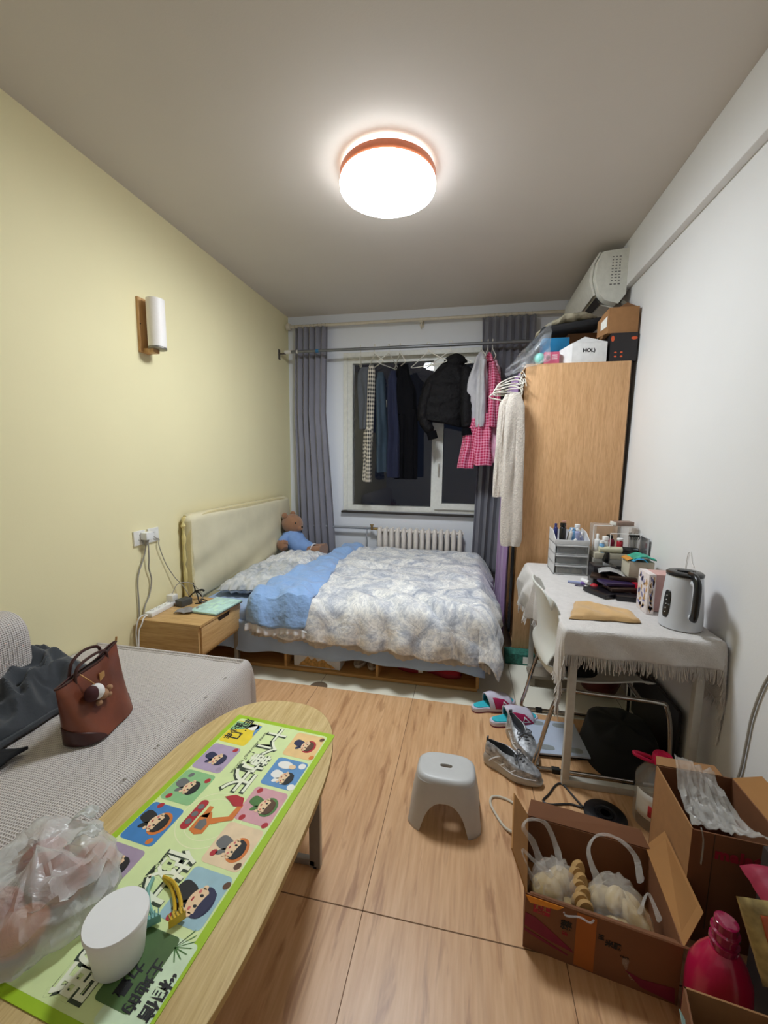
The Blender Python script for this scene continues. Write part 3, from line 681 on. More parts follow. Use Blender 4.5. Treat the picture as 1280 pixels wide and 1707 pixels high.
# ---------------------------------------------------------------- bed
wood('bed_wood', 'b88a4e', 'cfa368', 'X', rough=.5); M('sheet_blue', '9fb6d6', .9, bump=.3, bs=40, sheen=.2, vs=8); M('cream_cover', 'd9d0b0', .85, bump=.25, bs=200, vs=5)
M('foam_edge', 'd3c598', .9, bump=.6, bs=60)
BT = .44
Bd = thing('bed', (-.86, 3.23, 0), 'low double bed with a cream upholstered headboard and open wooden cubbies in its base', 'bed')
link('base_board', box(MB(), (-1.80, 2.44, .0), (.10, 4.03, .022), .002), 'bed_wood', Bd)
for x in (-1.79, -1.165, -.533, .10): link('divider', box(MB(), (x-.009, 2.44, .022), (x+.009, 2.95, .16), .001), 'bed_wood', Bd)
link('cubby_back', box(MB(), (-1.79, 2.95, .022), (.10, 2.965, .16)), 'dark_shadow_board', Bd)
link('slat_platform', box(MB(), (-1.82, 2.44, .16), (.109, 4.03, .185), .002), 'bed_wood', Bd)
def mt(u, v):
    return V((0, 0, 0))
mm = MB()
bx((-.865, 3.225, .30), (1.93, 1.63, .25), .055, mb=mm, seg=5)
link('mattress', mm, 'sheet_blue', Bd)
fn = lambda u, v: V((-1.80+1.94*u, 2.40-.012*sin(u*40)-.01*nz(u*9, v*2), .34-.21*v+.008*sin(u*23)*v))
link('sheet_skirt', sheet(fn, 90, 8, U=1.9, W=.2), 'sheet_blue', Bd, solid=.004)
fn = lambda u, v: V((.115+.012*sin(u*30), 2.42+1.6*u, .34-.2*v)); link('sheet_skirt', sheet(fn, 40, 6), 'sheet_blue', Bd, solid=.004)
hb_ = prism(superel(.80, .515, 9, 60, 3.23, .515), 0, 1, xf=lambda x, y, z: V((-1.91+.07*z, x, y)), bev=0)
link('headboard', hb_, 'foam_edge', Bd)
def hcov(u, v):
    y = 2.425+1.61*u; z = 1.035-.60*v
    x = -1.832
    # taut cover with soft drag folds running to the pillow side
    x += .010*sin((u*2.2+v*3.0)*5+2*nz(u*2, v*2))*v*v*1.3+.008*nz(u*3, v*3)
    e = min(u, 1-u)*1.61; cz = .0
    r = .06
    if e < r and v*.60 < r: pass
    x = max(-1.905, x-.06*exp(-e/.012)-.06*exp(-v*.6/.012))
    z -= .035*max(0, 1-e/.07)**2*max(0, 1-v*5)
    return V((x, y, z))
link('headboard_cover', sheet(hcov, 70, 40, U=1.6, W=.6), 'cream_cover', Bd, solid=.004)
hc = MB(); tube([(-1.89, 2.43, z) for z in (.45, .6, .75, .9, .98)]+[(-1.89, 2.45, 1.02)], .012, mb=hc, smooth=5, taper=lambda t: 1+.35*sin(t*37)+.2*sin(t*90)); link('ragged_edge', hc, M('cream_edge', 'd9c98c', .9, bump=.5), Bd)

# comforter
t = NT('toile_cotton'); c = t.coord('UV')
a = t.n('ShaderNodeTexNoise', i_Scale=5.0, i_Detail=9.0, i_Roughness=.68, i_Distortion=1.4); t.l(c, a.inputs['Vector'])
b = t.n('ShaderNodeTexNoise', i_Scale=24.0, i_Detail=5.0, i_Roughness=.7, i_Distortion=2.0); t.l(c, b.inputs['Vector'])
k1 = t.ramp(a.outputs[0], [(.44, 'f2f0ec'), (.56, 'cacdd4'), (.68, '979fb0')]); k2 = t.ramp(b.outputs[0], [(.45, 'ffffff'), (.58, 'c9cdd6'), (.66, 'f2f2f2')])
t.l(t.mix(.8, k1, k2, 'MULTIPLY'), t.b.inputs['Base Color']); t.b.inputs['Roughness'].default_value = .75; t.b.inputs['Sheen Weight'].default_value = .3
n3 = t.n('ShaderNodeTexNoise', i_Scale=9.0, i_Detail=5.0, i_Distortion=1.5); t.l(c, n3.inputs['Vector']); t.bump(n3.outputs[0], .35, .02); MATS['toile_cotton'] = t.m
M('comforter_blue', '8db0e0', .8, sheen=.3, vs=5, bump=.9, bs=11, bd=.03); M('white_ruffle', 'd9d9dc', .85); M('under_cotton', 'b9b1a6', .85, bump=.3, bs=30)
def puffz(x, y):
    w1 = .020*nz(x*2.2, y*2.6, 1)+.014*nz(x*6, y*5, 2)
    fr = max(0, 1-(y-2.38)/.8)
    d = x*1.0+(y-2.4)*1.1
    w2 = .030*fr*abs(nz(d*6, (x-y)*1.6, 5))+.018*fr*sin(d*17+4*nz(x*3, y*3))
    lng = .008*sin((x*.2+y)*26+3*nz(x*3, y*2, 8))*(1-fr*.6)
    rg = .016*(1-abs(nz(x*4.5, y*3.2, 11))*2.2)*max(0, nz(x*2, y*2, 20)+.35)+.007*(1-abs(nz(x*11, y*8, 31))*2)
    return w1+w2+lng+rg
RC = (-3, 2.425, .10, 4.6)
def comf(px, py, lift=0.0, hem=1.0):
    p = drape(px, py, RC, .50, r=.05, fold=0)
    dx, dy = max(0, px-.10), max(0, 2.425-py)
    if dx > 0 or dy > 0:
        d = hypot(dx, dy); ux, uy = dx/d, -dy/d
        s = (p.x*1.3-p.y)
        rr = .05+.11*min(1, dx/.2)+.03*min(1, dy/.2)
        out = rr*(1-exp(-d/rr))+min(1, d/.18)*(.018*sin(s*26+3*nz(px*4, py*4))+.02*nz(s*7, d*3, 4))
        drop = max(0, d*.96-.4*rr*(1-exp(-d/rr)))
        ox, oy = min(px, .10), max(py, 2.425)
        p = V((ox+ux*out, oy+uy*out, .50-drop))
        p.z += puffz(px, py)*exp(-d/.15)
        p.x += ux*lift; p.y += uy*lift
    else: p.z += puffz(px, py)
    p.z += lift*exp(-(max(0, 2.425-py)+dx)/.05)
    # edges of the bed soften downward
    p.z -= .03*exp(-max(0, py-2.425)/.05) if py > 2.425 else .03
    return p
def leftedge(y): return -1.40+.17*max(0, min(1, (y-2.4)/1.65))
def fold_line(y): return -1.03+.06*sin(y*3.1)+.05*max(0, 2.5-y)*2
def cf(u, v):
    y = 4.04-(4.04-2.20)*v; xl = leftedge(y)+.02; xr = .36+.02*sin(y*9)
    if y < 2.425: xr = .36+.04*(2.425-y)
    return comf(xl+(xr-xl)*u, y-(.05*max(0, min(1, (xl+(xr-xl)*u+1.3)/1.2))+.012*sin((xl+(xr-xl)*u)*21))*max(0, v-.6)/.4)
Cf = thing('comforter', (-.5, 3.2, .45), 'puffy white comforter with grey blue toile print spread over the bed', 'comforter')
link('comforter_top', sheet(cf, 220, 200, U=1.8, W=1.9), 'toile_cotton', Cf, solid=.022, offset=-1)
def bf(u, v):
    y = 4.05-(4.05-2.26)*v; x0, x1 = leftedge(y), fold_line(y)
    x = x0+(x1-x0)*u; e = min(u, 1-u)
    p = comf(x, y, lift=.030*(1-exp(-e/.08))+.004)
    p.z += .014*(1-abs(nz(x*5+y*2, y*5-x*3, 3))*2.4)+.007*sin(x*24+y*13+4*nz(x*3, y*3)); return p
link('folded_edge', sheet(bf, 40, 120, U=.4, W=1.8), 'comforter_blue', Cf, solid=.010, offset=-1, label='light blue underside of the comforter folded over')
def rf(u, v):
    y0 = 2.262; x = leftedge(2.3)+(fold_line(2.26)-leftedge(2.3))*u
    p = comf(x, y0-.05*v, lift=.03); p.y -= .010*sin(u*55)*v; p.z += .012*sin(u*11); return p
link('ruffle', sheet(rf, 110, 5), 'white_ruffle', Cf, solid=.003)
def rf2(u, v):
    x = -1.38+1.66*u; y = 2.205-.05*max(0, min(1, (x+1.3)/1.2))
    p = comf(x, y-.045*v+.01*sin(x*23)); p.y += .018+.007*sin(u*240)*v; return p
link('hem_frill', sheet(rf2, 260, 4), 'under_cotton', Cf, solid=.003)
# pillow
def pillow(name, cx, cy, cz, sx, sy, sz, rz, mat, label, seed, tilt=0, R2=None):
    mb = MB(); n, m = 40, 40; R = rotm(0, tilt, rz)
    for side in (1, -1):
        def f(u, v):
            a, b = u*2-1, v*2-1
            k = max(0, (1-abs(a)**4)*(1-abs(b)**4))**.5
            fr = 1+.03*sin(a*22)*(abs(b) > .9)+.03*sin(b*22)*(abs(a) > .9)
            q = V((a*sx*fr, b*sy*fr, side*(sz*k+.0015)+(.016*nz(a*3, b*3, seed)+.016*(1-abs(nz(a*5+b*3, b*5, seed+4))*2.4)+.006*sin((a*3+b*2)*5+seed))*k))
            return R @ q+V((cx, cy, cz))
        sheet(f, n, m, mb=mb, U=sx*2, W=sy*2)
    return one(name, mb, mat, label, 'pillow', 'pillows on the bed')
t = NT('toile_grey'); c = t.coord('UV')
a = t.n('ShaderNodeTexNoise', i_Scale=9.0, i_Detail=8.0, i_Roughness=.66, i_Distortion=1.4); t.l(c, a.inputs['Vector'])
t.l(t.ramp(a.outputs[0], [(.40, 'd0d0ce'), (.55, 'b3b7bb'), (.68, '9299a3')]), t.b.inputs['Base Color']); t.b.inputs['Roughness'].default_value = .8
t.bump(a.outputs[0], .5, .02); MATS['toile_grey'] = t.m
pillow('pillow', -1.55, 2.93, .485, .23, .36, .055, 5, 'toile_grey', 'grey toile pillow nearest the nightstand', 3, tilt=-3)
pillow('pillow', -1.56, 3.42, .485, .23, .30, .055, -4, 'toile_cotton', 'white toile pillow further back, next to the teddy bear', 8, tilt=-4)
# teddy bear
M('bear_fur', '9a6f52', 1, bump=.8, bs=260, bd=.004, sheen=.4); M('bear_shirt', '7fa0d3', .85, bump=.3); M('bear_black', '17130f', .3)
T = thing('teddy_bear', (-1.72, 3.86, .5), 'brown teddy bear in a blue shirt sitting against the headboard', 'teddy bear')
link('head', ball((-1.72, 3.82, .77), (.108, .10, .098), R=rotm(0, 10, 0)), 'bear_fur', T)
for x, y in ((-1.775, 3.76), (-1.75, 3.90)): link('ear', ball((x, y, .858), (.03, .018, .03)), 'bear_fur', T)
link('muzzle', ball((-1.635, 3.80, .735), (.035, .042, .033)), 'bear_fur', T)
link('nose', ball((-1.605, 3.79, .745), (.010, .014, .010)), 'bear_black', T)
for y in (3.745, 3.85): link('eye', ball((-1.655, y, .79), .0075), 'bear_black', T)
link('shirt', tube([(-1.74, 3.82, .70), (-1.71, 3.82, .62), (-1.64, 3.82, .55), (-1.52, 3.83, .515)], .095, n=20, smooth=6, taper=lambda t: .55+.55*sin(pi*min(1, .2+t*.75))), 'bear_shirt', T)
link('collar', tube([(-1.72+.06*cos(a), 3.82+.055*sin(a), .692+.012*cos(a)) for a in [2*pi*k/14 for k in range(14)]], .012, closed=True), 'white_ruffle', T)
link('sleeve', tube([(-1.74, 3.76, .665), (-1.765, 3.72, .63), (-1.775, 3.70, .60)], .045, n=16, smooth=5, taper=lambda t: .8+.3*t), 'bear_shirt', T)
link('arm', tube([(-1.765, 3.71, .62), (-1.77, 3.69, .575), (-1.74, 3.67, .54)], .048, n=16, smooth=5, taper=lambda t: .7+.5*sin(pi*min(1, t*.9+.1))), 'bear_fur', T)
link('shirt_hem', tube([(-1.50+.0*cos(a), 3.83+.085*cos(a), .515+.055*sin(a)) for a in [2*pi*k/14 for k in range(14)]], .008, closed=True), 'white_ruffle', T)
for y in (3.79, 3.90): link('leg', tube([(-1.54, y, .52), (-1.46, y-.01, .515), (-1.39, y-.02, .52)], .048, n=16, smooth=5, taper=lambda t: .85+.3*t), 'bear_fur', T)
# things kept under the bed
t = thing('storage_box', (-.96, 2.6, .022), 'white box with a golden mountain print in the bed cubby', 'box')
link('carton', box(MB(), (-1.115, 2.465, .023), (-.79, 2.80, .125), .002), 'white_card', t)
M('gold_print', 'c99b57', .6, vs=60, vary=.35)
decal([(-.135, .0), (-.12, .022), (-.10, .035), (-.085, .055), (-.07, .068), (-.055, .052), (-.045, .045), (-.02, .062), (0, .04), (.02, .048), (.035, .06), (.055, .045), (.07, .03), (.10, .018), (.125, .0)], (-.945, 2.465, .03), (1, 0, 0), (0, 0, 1), 'gold_print', t, 'mountain_print')

# ---------------------------------------------------------------- shoes
def foot(s): # half width profile heel(0)->toe(1)
    return (.82+.32*sin(pi*min(1, max(0, (s-.25)/.75)))**1.2-.14*sin(pi*min(1, s/.55)))
def shoe(name, loc, rz, L, W_, matU, matS, label, group, inner='grey_lining', lace='lace_grey', hi=1.0, panels=None):
    t = thing(name, loc, label, 'shoe', group, rz)
    n = 40
    def ring(x0, x1, w_, zh, zt, p=1.6, sq=1.0):
        o = []
        for k in range(n):
            a = 2*pi*k/n; s = (1-cos(a))/2; x = x0+(x1-x0)*s
            f = 0 if s <= 0 or s >= 1 else 1
            ww = w_*foot(s)*abs(sin(a))**.6
            o.append(V((x, ww*(1 if sin(a) > 0 else -1), zh+(zt-zh)*s**p)))
        return o
    h = hi
    link('sole', rings(MB(), [ring(.01, L-.012, W_*.88, 0, .004), ring(-.004, L, W_*1.0, .012, .012), ring(-.006, L+.003, W_*1.06, .03*h, .022), ring(.0, L-.002, W_*1.0, .042*h, .028)]), matS, t, local=True)
    up = rings(MB(), [ring(.002, L-.004, W_*.98, .038*h, .024), ring(.0, L-.006, W_*.98, .055*h, .045), ring(.002, L-.014, W_*.94, .062*h, .056, 2.2), ring(.003, L-.04, W_*.86, .068*h, .070, 1.6), ring(.004, L-.085, W_*.76, .073*h, .083, 1.2), ring(.006, L*.60, W_*.64, .078*h, .092), ring(.009, L*.57, W_*.56, .081*h, .094), ring(.013, L*.55, W_*.50, .081*h, .092)], cap=False)
    link('upper', up, matU, t, local=True)
    link('lining', rings(MB(), [ring(.013, L*.55, W_*.50, .081*h, .092), ring(.018, L*.53, W_*.44, .065*h, .07), ring(.02, L*.54, W_*.40, .048*h, .045)], cap=False), inner, t, local=True)
    ln = MB(); bx((L*.02, 0, .045), (.001, .001, .001), mb=ln)
    link('insole', rings(MB(), [ring(.018, L*.6, W_*.45, .047*h, .044), ring(.018, L*.6, W_*.45, .050*h, .046)]), inner, t, local=True)
    lc = MB()
    for k in range(5):
        x = L*(.56+.055*k); z = .098-.0085*k; w_ = W_*(.34+.03*k)
        tube([(x-.006, -w_, z-.012), (x, -w_*.4, z+.003), (x+.004, w_*.4, z+.003), (x-.004, w_, z-.012)], .0028, mb=lc, n=6, smooth=3)
    for sg in (1, -1):
        tube([(L*.57, 0, .10), (L*.54, sg*.02, .113), (L*.58, sg*.038, .102), (L*.58, sg*.012, .101)], .0024, mb=lc, n=6, smooth=4)
        tube([(L*.57, 0, .10), (L*.62, sg*.03, .094), (L*.68, sg*.045, .07)], .0024, mb=lc, n=6, smooth=4)
    link('laces', lc, lace, t, local=True)
    if panels:
        pm = MB()
        for sg in (1, -1):
            for k in range(3):
                tube([(L*(.12+.2*k), sg*W_*1.0*foot(.12+.2*k)*.98, .042), (L*(.2+.2*k), sg*W_*.93*foot(.2+.2*k), .062), (L*(.34+.16*k), sg*W_*.66, .088-.012*k)], .003, mb=pm, n=6, smooth=4)
        for sg in (1, -1): tube([(L*(.02+.09*k), sg*W_*1.04*foot(.02+.09*k)*abs(sin(math.acos(1-2*min(.98, .02+.09*k))))**.75, .032*h-.0007*k) for k in range(11)], .0022, mb=pm, n=6)
        link('side_stripes', pm, panels, t, local=True)
    link('heel_tab', bx((.008, 0, .082*h), (.006, .018, .028), .002), lace, t, local=True)
    return t
M('silver_mesh', 'a0a2a6', .42, .3, vary=.55, vs=45, bump=.6, bs=180); M('sole_grey', 'b5b2ad', .6); M('grey_lining', '4d4f53', .9); M('lace_grey', '55585e', .7); M('white_trim', 'd9d9dc', .4)
shoe('sneaker', (.125, 1.845, 0), -24, .262, .046, 'silver_mesh', 'sole_grey', 'silver grey running shoe in front, between the white stool and the desk', 'silver running shoes', hi=1.45, panels='white_trim')
shoe('sneaker', (.255, 2.09, 0), -68, .262, .046, 'silver_mesh', 'sole_grey', 'silver grey running shoe behind its mate, beside the bathroom scale', 'silver running shoes', hi=1.45, panels='white_trim')
M('red_mesh', 'b0142c', .7, bump=.4, bs=120); M('red_sole', '8e1c2c', .6)
shoe('sneaker', (-.49, 2.64, .023), -22, .25, .042, 'red_mesh', 'red_sole', 'dark red sneaker on the left in the bed cubby', 'red sneakers under the bed', inner='dark_red', lace='dark_red', hi=.9)
shoe('sneaker', (-.24, 2.60, .023), -16, .25, .042, 'red_mesh', 'red_sole', 'red sneaker with pale laces on the right in the bed cubby', 'red sneakers under the bed', inner='dark_red', lace='white_trim', hi=.9)
one('price_tag', bx((-.255, 2.475, .085), (.03, .002, .04), .001, R=rotm(10, 0, 0)), 'paper', 'small white tag hanging between the red sneakers', 'tag')
M('beige_shoe', '8c7f70', .8, bump=.3); M('beige_sole', 'c9c2b4', .7)
shoe('canvas_shoe', (-.665, 2.74, .023), -95, .24, .038, 'beige_shoe', 'beige_sole', 'grey beige canvas shoe, left of the pair in the bed cubby', 'beige shoes under the bed', hi=.9)
shoe('canvas_shoe', (-.578, 2.735, .023), -92, .24, .038, 'beige_shoe', 'beige_sole', 'grey beige canvas shoe, right of the pair in the bed cubby', 'beige shoes under the bed', hi=.9)
# slippers
M('teal_foam', '2fb4c4', .8, bump=.3, bs=90); M('slipper_white', 'cfcadb', .5); M('magenta_rubber', 'a3174f', .55); M('slipper_sole', '7b2f52', .6); M('teal_dark', '2c7f8c', .8)
def slipper(loc, rz, label):
    t = thing('slipper', loc, label, 'slipper', 'teal and white slippers', rz)
    L, W_ = .27, .052; n = 44
    def out(sc, x0=0, x1=1): 
        o = []
        for k in range(n):
            a = 2*pi*k/n; s = (1-cos(a))/2; o.append((L*(x0+(x1-x0)*s), W_*sc*foot(s)*abs(sin(a))**.7*(1 if sin(a) > 0 else -1)))
        return o
    link('sole', prism(out(1.02), 0, .006), 'slipper_sole', t, local=True)
    link('midsole', prism(out(1.04, -.01, 1.01), .006, .030, bev=.004), 'slipper_white', t, local=True)
    link('footbed', prism(out(.88, .035, .965), .028, .034), 'teal_foam', t, local=True)
    def arch(off, u0=.34, u1=.84):
        def f(u, v):
            s = u0+(u1-u0)*v+.06*sin(pi*u)*(1-v)*-1; a = pi*u
            w_ = W_*foot(s)*1.0+off; hgt = (.080-.036*max(0, (s-.45)/.4))+off
            return V((L*s, -w_*cos(a)*(1.02), .014+hgt*sin(a)**.8))
        return f
    link('strap', sheet(arch(.003), 24, 12), 'slipper_white', t, local=True, solid=.005)
    link('strap_lining', sheet(arch(-.004, .345, .835), 24, 12), 'teal_dark', t, local=True, solid=.001)
    for sg in (0, 1):
        f = arch(.0075); ms = MB()
        g = lambda u, v, sg=sg: f((.03+.25*u) if not sg else (.97-.25*u), .18+.8*v-.35*u*v)
        link('magenta_patch', sheet(g, 8, 8), 'magenta_rubber', t, local=True, solid=.001)
        f2 = arch(.009)
        tri = [f2(a if not sg else 1-a, b) for a, b in ((.08, .42), (.22, .58), (.08, .80), (.10, .50), (.10, .72), (.17, .58))]
        mb = MB(); mb.add(tri, [[0, 1, 5, 3], [1, 2, 4, 5], [2, 0, 3, 4]])
        link('triangle_mark', mb, 'white_trim', t, local=True, solid=.001)
    return t
slipper((.07, 2.235, 0), 28, 'teal and white slide slipper further from the camera, by the bed')
slipper((.165, 2.13, 0), 22, 'teal and white slide slipper nearer the camera, showing its magenta triangle mark')

# ---------------------------------------------------------------- nightstand and sockets
wood('oak_light', 'c19a62', 'd6b27c', 'X', fine=1.6); wood('oak_front', 'c9a26b', 'dcb985', 'Y', fine=1.6); M('leg_grey', '8f8a80', .4, .4); M('slot_dark', '2a1a10', .8)
nx0, nx1, ny0, ny1, nzt, nzb = -1.90, -1.475, 1.995, 2.44, .46, .262
N = thing('nightstand', (-1.69, 2.22, 0), 'light oak nightstand with one drawer on a metal frame between sofa and bed', 'nightstand')
c = MB(); box(c, (nx0, ny0, nzb), (nx1-.016, ny0+.016, nzt-.015), .001); box(c, (nx0, ny1-.016, nzb), (nx1-.016, ny1, nzt-.015), .001); box(c, (nx0, ny0, nzb), (nx1-.012, ny1, nzb+.015), .001); box(c, (nx0, ny0, nzb), (nx0+.015, ny1, nzt-.01), .001)
link('case', c, 'oak_light', N); link('tabletop', box(MB(), (nx0, ny0, nzt-.016), (nx1, ny1, nzt), .0015), 'oak_light', N)
dr = link('drawer_front', box(MB(), (nx1-.018, ny0+.017, nzb+.018), (nx1-.004, ny1-.017, nzt-.019), .001), 'oak_front', N)
link('handle_slot', rings(MB(), [[V((x, y, z)) for y, z in ((2.165, nzt-.019), (2.30, nzt-.019), (2.285, nzt-.045), (2.18, nzt-.045))] for x in (nx1-.004, nx1-.0032)]), 'slot_dark', dr)
for y in (ny0+.02, ny1-.03):
    lg = MB(); box(lg, (nx1-.045, y-.012, 0), (nx1-.015, y+.012, nzb), .002); box(lg, (nx0+.01, y-.012, 0), (nx0+.04, y+.012, nzb), .002); box(lg, (nx0+.01, y-.012, 0), (nx1-.015, y+.012, .022), .002)
    link('leg_frame', lg, 'leg_grey', N)
M('socket_white', 'e6e4dd', .35); M('cable_grey', '9b968c', .6); M('cable_white', 'e4e3e0', .5); M('cable_black', '1a1a1c', .5)
def socket(y, z, label, g='wall sockets'):
    t = thing('wall_socket', (XL, y, z), label, 'wall socket', g)
    link('face_plate', bx((XL+.006, y, z), (.012, .088, .088), .004), 'socket_white', t)
    h = MB()
    for dy, dz, a in ((0, .016, 90), (-.010, -.012, 35), (.010, -.012, -35)): bx((XL+.0125, y+dy, z+dz), (.001, .002, .010), R=rotm(a, 0, 0), mb=h)
    link('pin_slots', h, 'slot_dark', t); return t
socket(2.075, .935, 'left white wall socket above the sofa, with a white adapter plugged in'); socket(2.185, .935, 'right white wall socket with a thin grey cable looped over it')
p = thing('plug_adapter', (XL+.03, 2.115, .93), 'white cube adapter plugged into the left wall socket', 'adapter')
link('body', bx((XL+.036, 2.105, .945), (.045, .06, .045), .006), 'white_plastic', p)
link('plug', cyl((XL+.03, 2.10, .925), (XL+.03, 2.10, .885), .018, r2=.010, n=18, bev=.003), 'cable_grey', p)
one('power_cable', tube([(XL+.03, 2.10, .895), (XL+.018, 2.09, .82), (XL+.012, 2.04, .70), (XL+.012, 2.035, .55), (XL+.012, 2.03, .40), (XL+.012, 2.02, .25)], .0042, smooth=8), 'cable_grey', 'grey power cable dropping from the plug down behind the sofa', 'cable')
one('power_cable', tube([(XL+.035, 2.11, .895), (XL+.03, 2.115, .80), (XL+.02, 2.12, .74), (XL+.015, 2.14, .66), (XL+.012, 2.12, .57), (XL+.012, 2.075, .50), (XL+.02, 2.05, .40)], .0042, smooth=8), 'cable_grey', 'second grey cable hanging in a bend right of the first one', 'cable')
one('charging_cable', tube([(XL+.016, 2.15, .955), (XL+.02, 2.19, .915), (XL+.018, 2.22, .90), (XL+.02, 2.215, .86), (XL+.016, 2.27, .73), (XL+.03, 2.33, .62), (XL+.05, 2.37, .56), (XL+.09, 2.38, .49), (XL+.13, 2.36, .475)], .0028, smooth=8), 'cable_grey', 'thin cable running from the right socket to the small tripod', 'cable')
ps = thing('power_strip', (-1.87, 2.15, nzt), 'white power strip on the nightstand against the wall', 'power strip')
link('body', bx((-1.862, 2.165, nzt+.014), (.052, .26, .028), .006, R=rotm(0, 0, 3)), 'white_plastic', ps)
h = MB()
for k in range(4):
    for dx, dy in ((0, .008), (-.008, -.006), (.008, -.006)): bx((-1.862+dx, 2.08+k*.05+dy, nzt+.0285), (.002, .008, .001), mb=h)
link('pin_slots', h, 'slot_dark', ps)
link('plug', bx((-1.865, 2.255, nzt+.05), (.05, .05, .045), .008), 'socket_white', ps)
one('strip_cable', tube([(-1.86, 2.045, nzt+.014), (-1.852, 2.00, nzt+.012), (-1.85, 1.978, nzt-.02), (-1.86, 1.965, .40), (-1.855, 1.95, .30)], .004, smooth=8), 'cable_white', 'white cable falling from the power strip behind the sofa', 'cable')
one('strip_cable', tube([(-1.865, 2.045, nzt+.014), (-1.87, 2.00, nzt+.02), (-1.88, 1.98, nzt-.01), (-1.885, 1.97, .38), (-1.87, 1.955, .3)], .004, smooth=8), 'cable_white', 'second white cable beside the first at the nightstand corner', 'cable')
one('adapter_cable', tube([(-1.865, 2.26, nzt+.075), (-1.85, 2.30, nzt+.13), (-1.80, 2.36, nzt+.12), (-1.74, 2.38, nzt+.05), (-1.72, 2.36, nzt+.02)], .0025, smooth=8), 'cable_grey', 'thin arching cable above the power strip', 'cable')
M('charger_dark', '4a4a48', .5); M('grey_felt', '8d8a88', .9, bump=.3); M('mint_sleeve', 'b9dcd2', .5, vs=35, vary=.2)
one('charger_brick', bx((-1.79, 2.27, nzt+.022), (.06, .085, .044), .006, R=rotm(0, 0, -12)), 'charger_dark', 'dark grey charger brick on the nightstand', 'charger')
def gf(u, v): return V((-1.74+.10*u, 2.11+.09*v+.02*u, nzt+.006+.012*abs(sin(u*5+v*3))+.004*nz(u*5, v*5)))
one('grey_cloth', sheet(gf, 14, 12), 'grey_felt', 'small crumpled grey cloth in front of the charger brick', 'cloth', solid=.004)
tb = thing('tablet', (-1.56, 2.29, nzt), 'tablet in a mint patterned sleeve on the nightstand', 'tablet')
Rt = rotm(0, 0, -4)
link('sleeve', bx((-1.565, 2.285, nzt+.009), (.20, .27, .013), .005, R=Rt), 'mint_sleeve', tb)
link('dark_edge', bx((-1.565, 2.285, nzt+.0022), (.204, .274, .004), .001, R=Rt), 'charger_dark', tb)
pl = MB()
for k in range(9): ball((-1.63+.12*random.random(), 2.18+.2*random.random(), nzt+.0155), (.012, .020, .0006), mb=pl, n=10, m=4)
link('printed_petals', pl, M('petal_print', 'c9ecd6', .5), tb)
tr = thing('mini_tripod', (-1.78, 2.38, nzt), 'small black tripod phone stand at the back of the nightstand', 'tripod')
for q in ((.05, -.04), (-.045, -.03), (.02, .04)): link('leg', tube([(-1.78, 2.38, nzt+.055), (-1.78+q[0]*.5, 2.38+q[1]*.5, nzt+.04), (-1.78+q[0], 2.38+q[1], nzt+.004)], .0045, smooth=3), 'cable_black', tr)
link('stem', tube([(-1.78, 2.38, nzt+.05), (-1.80, 2.38, nzt+.12)], .004), 'cable_black', tr)
link('clamp', tube([(-1.79, 2.38, nzt+.055), (-1.74, 2.385, nzt+.07), (-1.72, 2.385, nzt+.065)], .007, smooth=3), 'cable_black', tr)
one('earphones', tube([(-1.73, 2.30, nzt+.005), (-1.70, 2.32, nzt+.006), (-1.72, 2.35, nzt+.02), (-1.69, 2.36, nzt+.008), (-1.67, 2.34, nzt+.005), (-1.70, 2.31, nzt+.015), (-1.72, 2.33, nzt+.005)], .004, smooth=6), 'cable_black', 'tangle of black cable beside the tablet', 'cable')
# ---------------------------------------------------------------- sofa
t = NT('waffle_cover'); c = t.coord('UV')
sp = t.n('ShaderNodeSeparateXYZ'); t.l(c, sp.inputs[0])
def sinw(o, f):
    m = t.n('ShaderNodeMath', operation='MULTIPLY', i_1=f); t.l(o, m.inputs[0]); s_ = t.n('ShaderNodeMath', operation='SINE'); t.l(m.outputs[0], s_.inputs[0]); return s_.outputs[0]
mu = t.n('ShaderNodeMath', operation='MAXIMUM'); t.l(sinw(sp.outputs[0], 780.), mu.inputs[0]); t.l(sinw(sp.outputs[1], 780.), mu.inputs[1])
t.l(t.ramp(mu.outputs[0], [(.0, 'b3aba6'), (.7, 'ded7d2')]), t.b.inputs['Base Color']); t.b.inputs['Roughness'].default_value = .95
t.bump(mu.outputs[0], .6, .004); MATS['waffle_cover'] = t.m
S = thing('sofa', (-1.45, .8, 0), 'low sofa draped in a pale grey waffle-knit cover', 'sofa')
link('seat_base', box(MB(), (XL+.01, -.6, .05), (-1.04, 1.75, .395), .05), M('sofa_base', '8c857f', .9), S)
def so(u, v):
    x = -1.915+1.32*u; y = -.62+2.78*v
    x1 = -1.0-.06*max(0, min(1, (min(y, 1.74)-.8)/.9))
    p = drape(x, y, (-3, -3, x1, 1.74), .425, r=.05, corner=.0, fold=.016, ff=15)
    if x <= x1 and y <= 1.74:
        p.z += .008*nz(x*3, y*3, 2)+.006*nz(x*8, y*3, 5)-.016*exp(-abs(x-x1)/.03)-.014*exp(-abs(y-1.74)/.03)
        p.z += -.012*exp(-((y-.62-(x+1.3)*.5)/.05)**2)
    p.z = max(p.z, .02); return p
link('cover', sheet(so, 130, 240, U=1.32, W=2.78), 'waffle_cover', S, solid=.008, offset=-1)
def sb(k, a):
    y = 1.27-k; return y
R_ = []
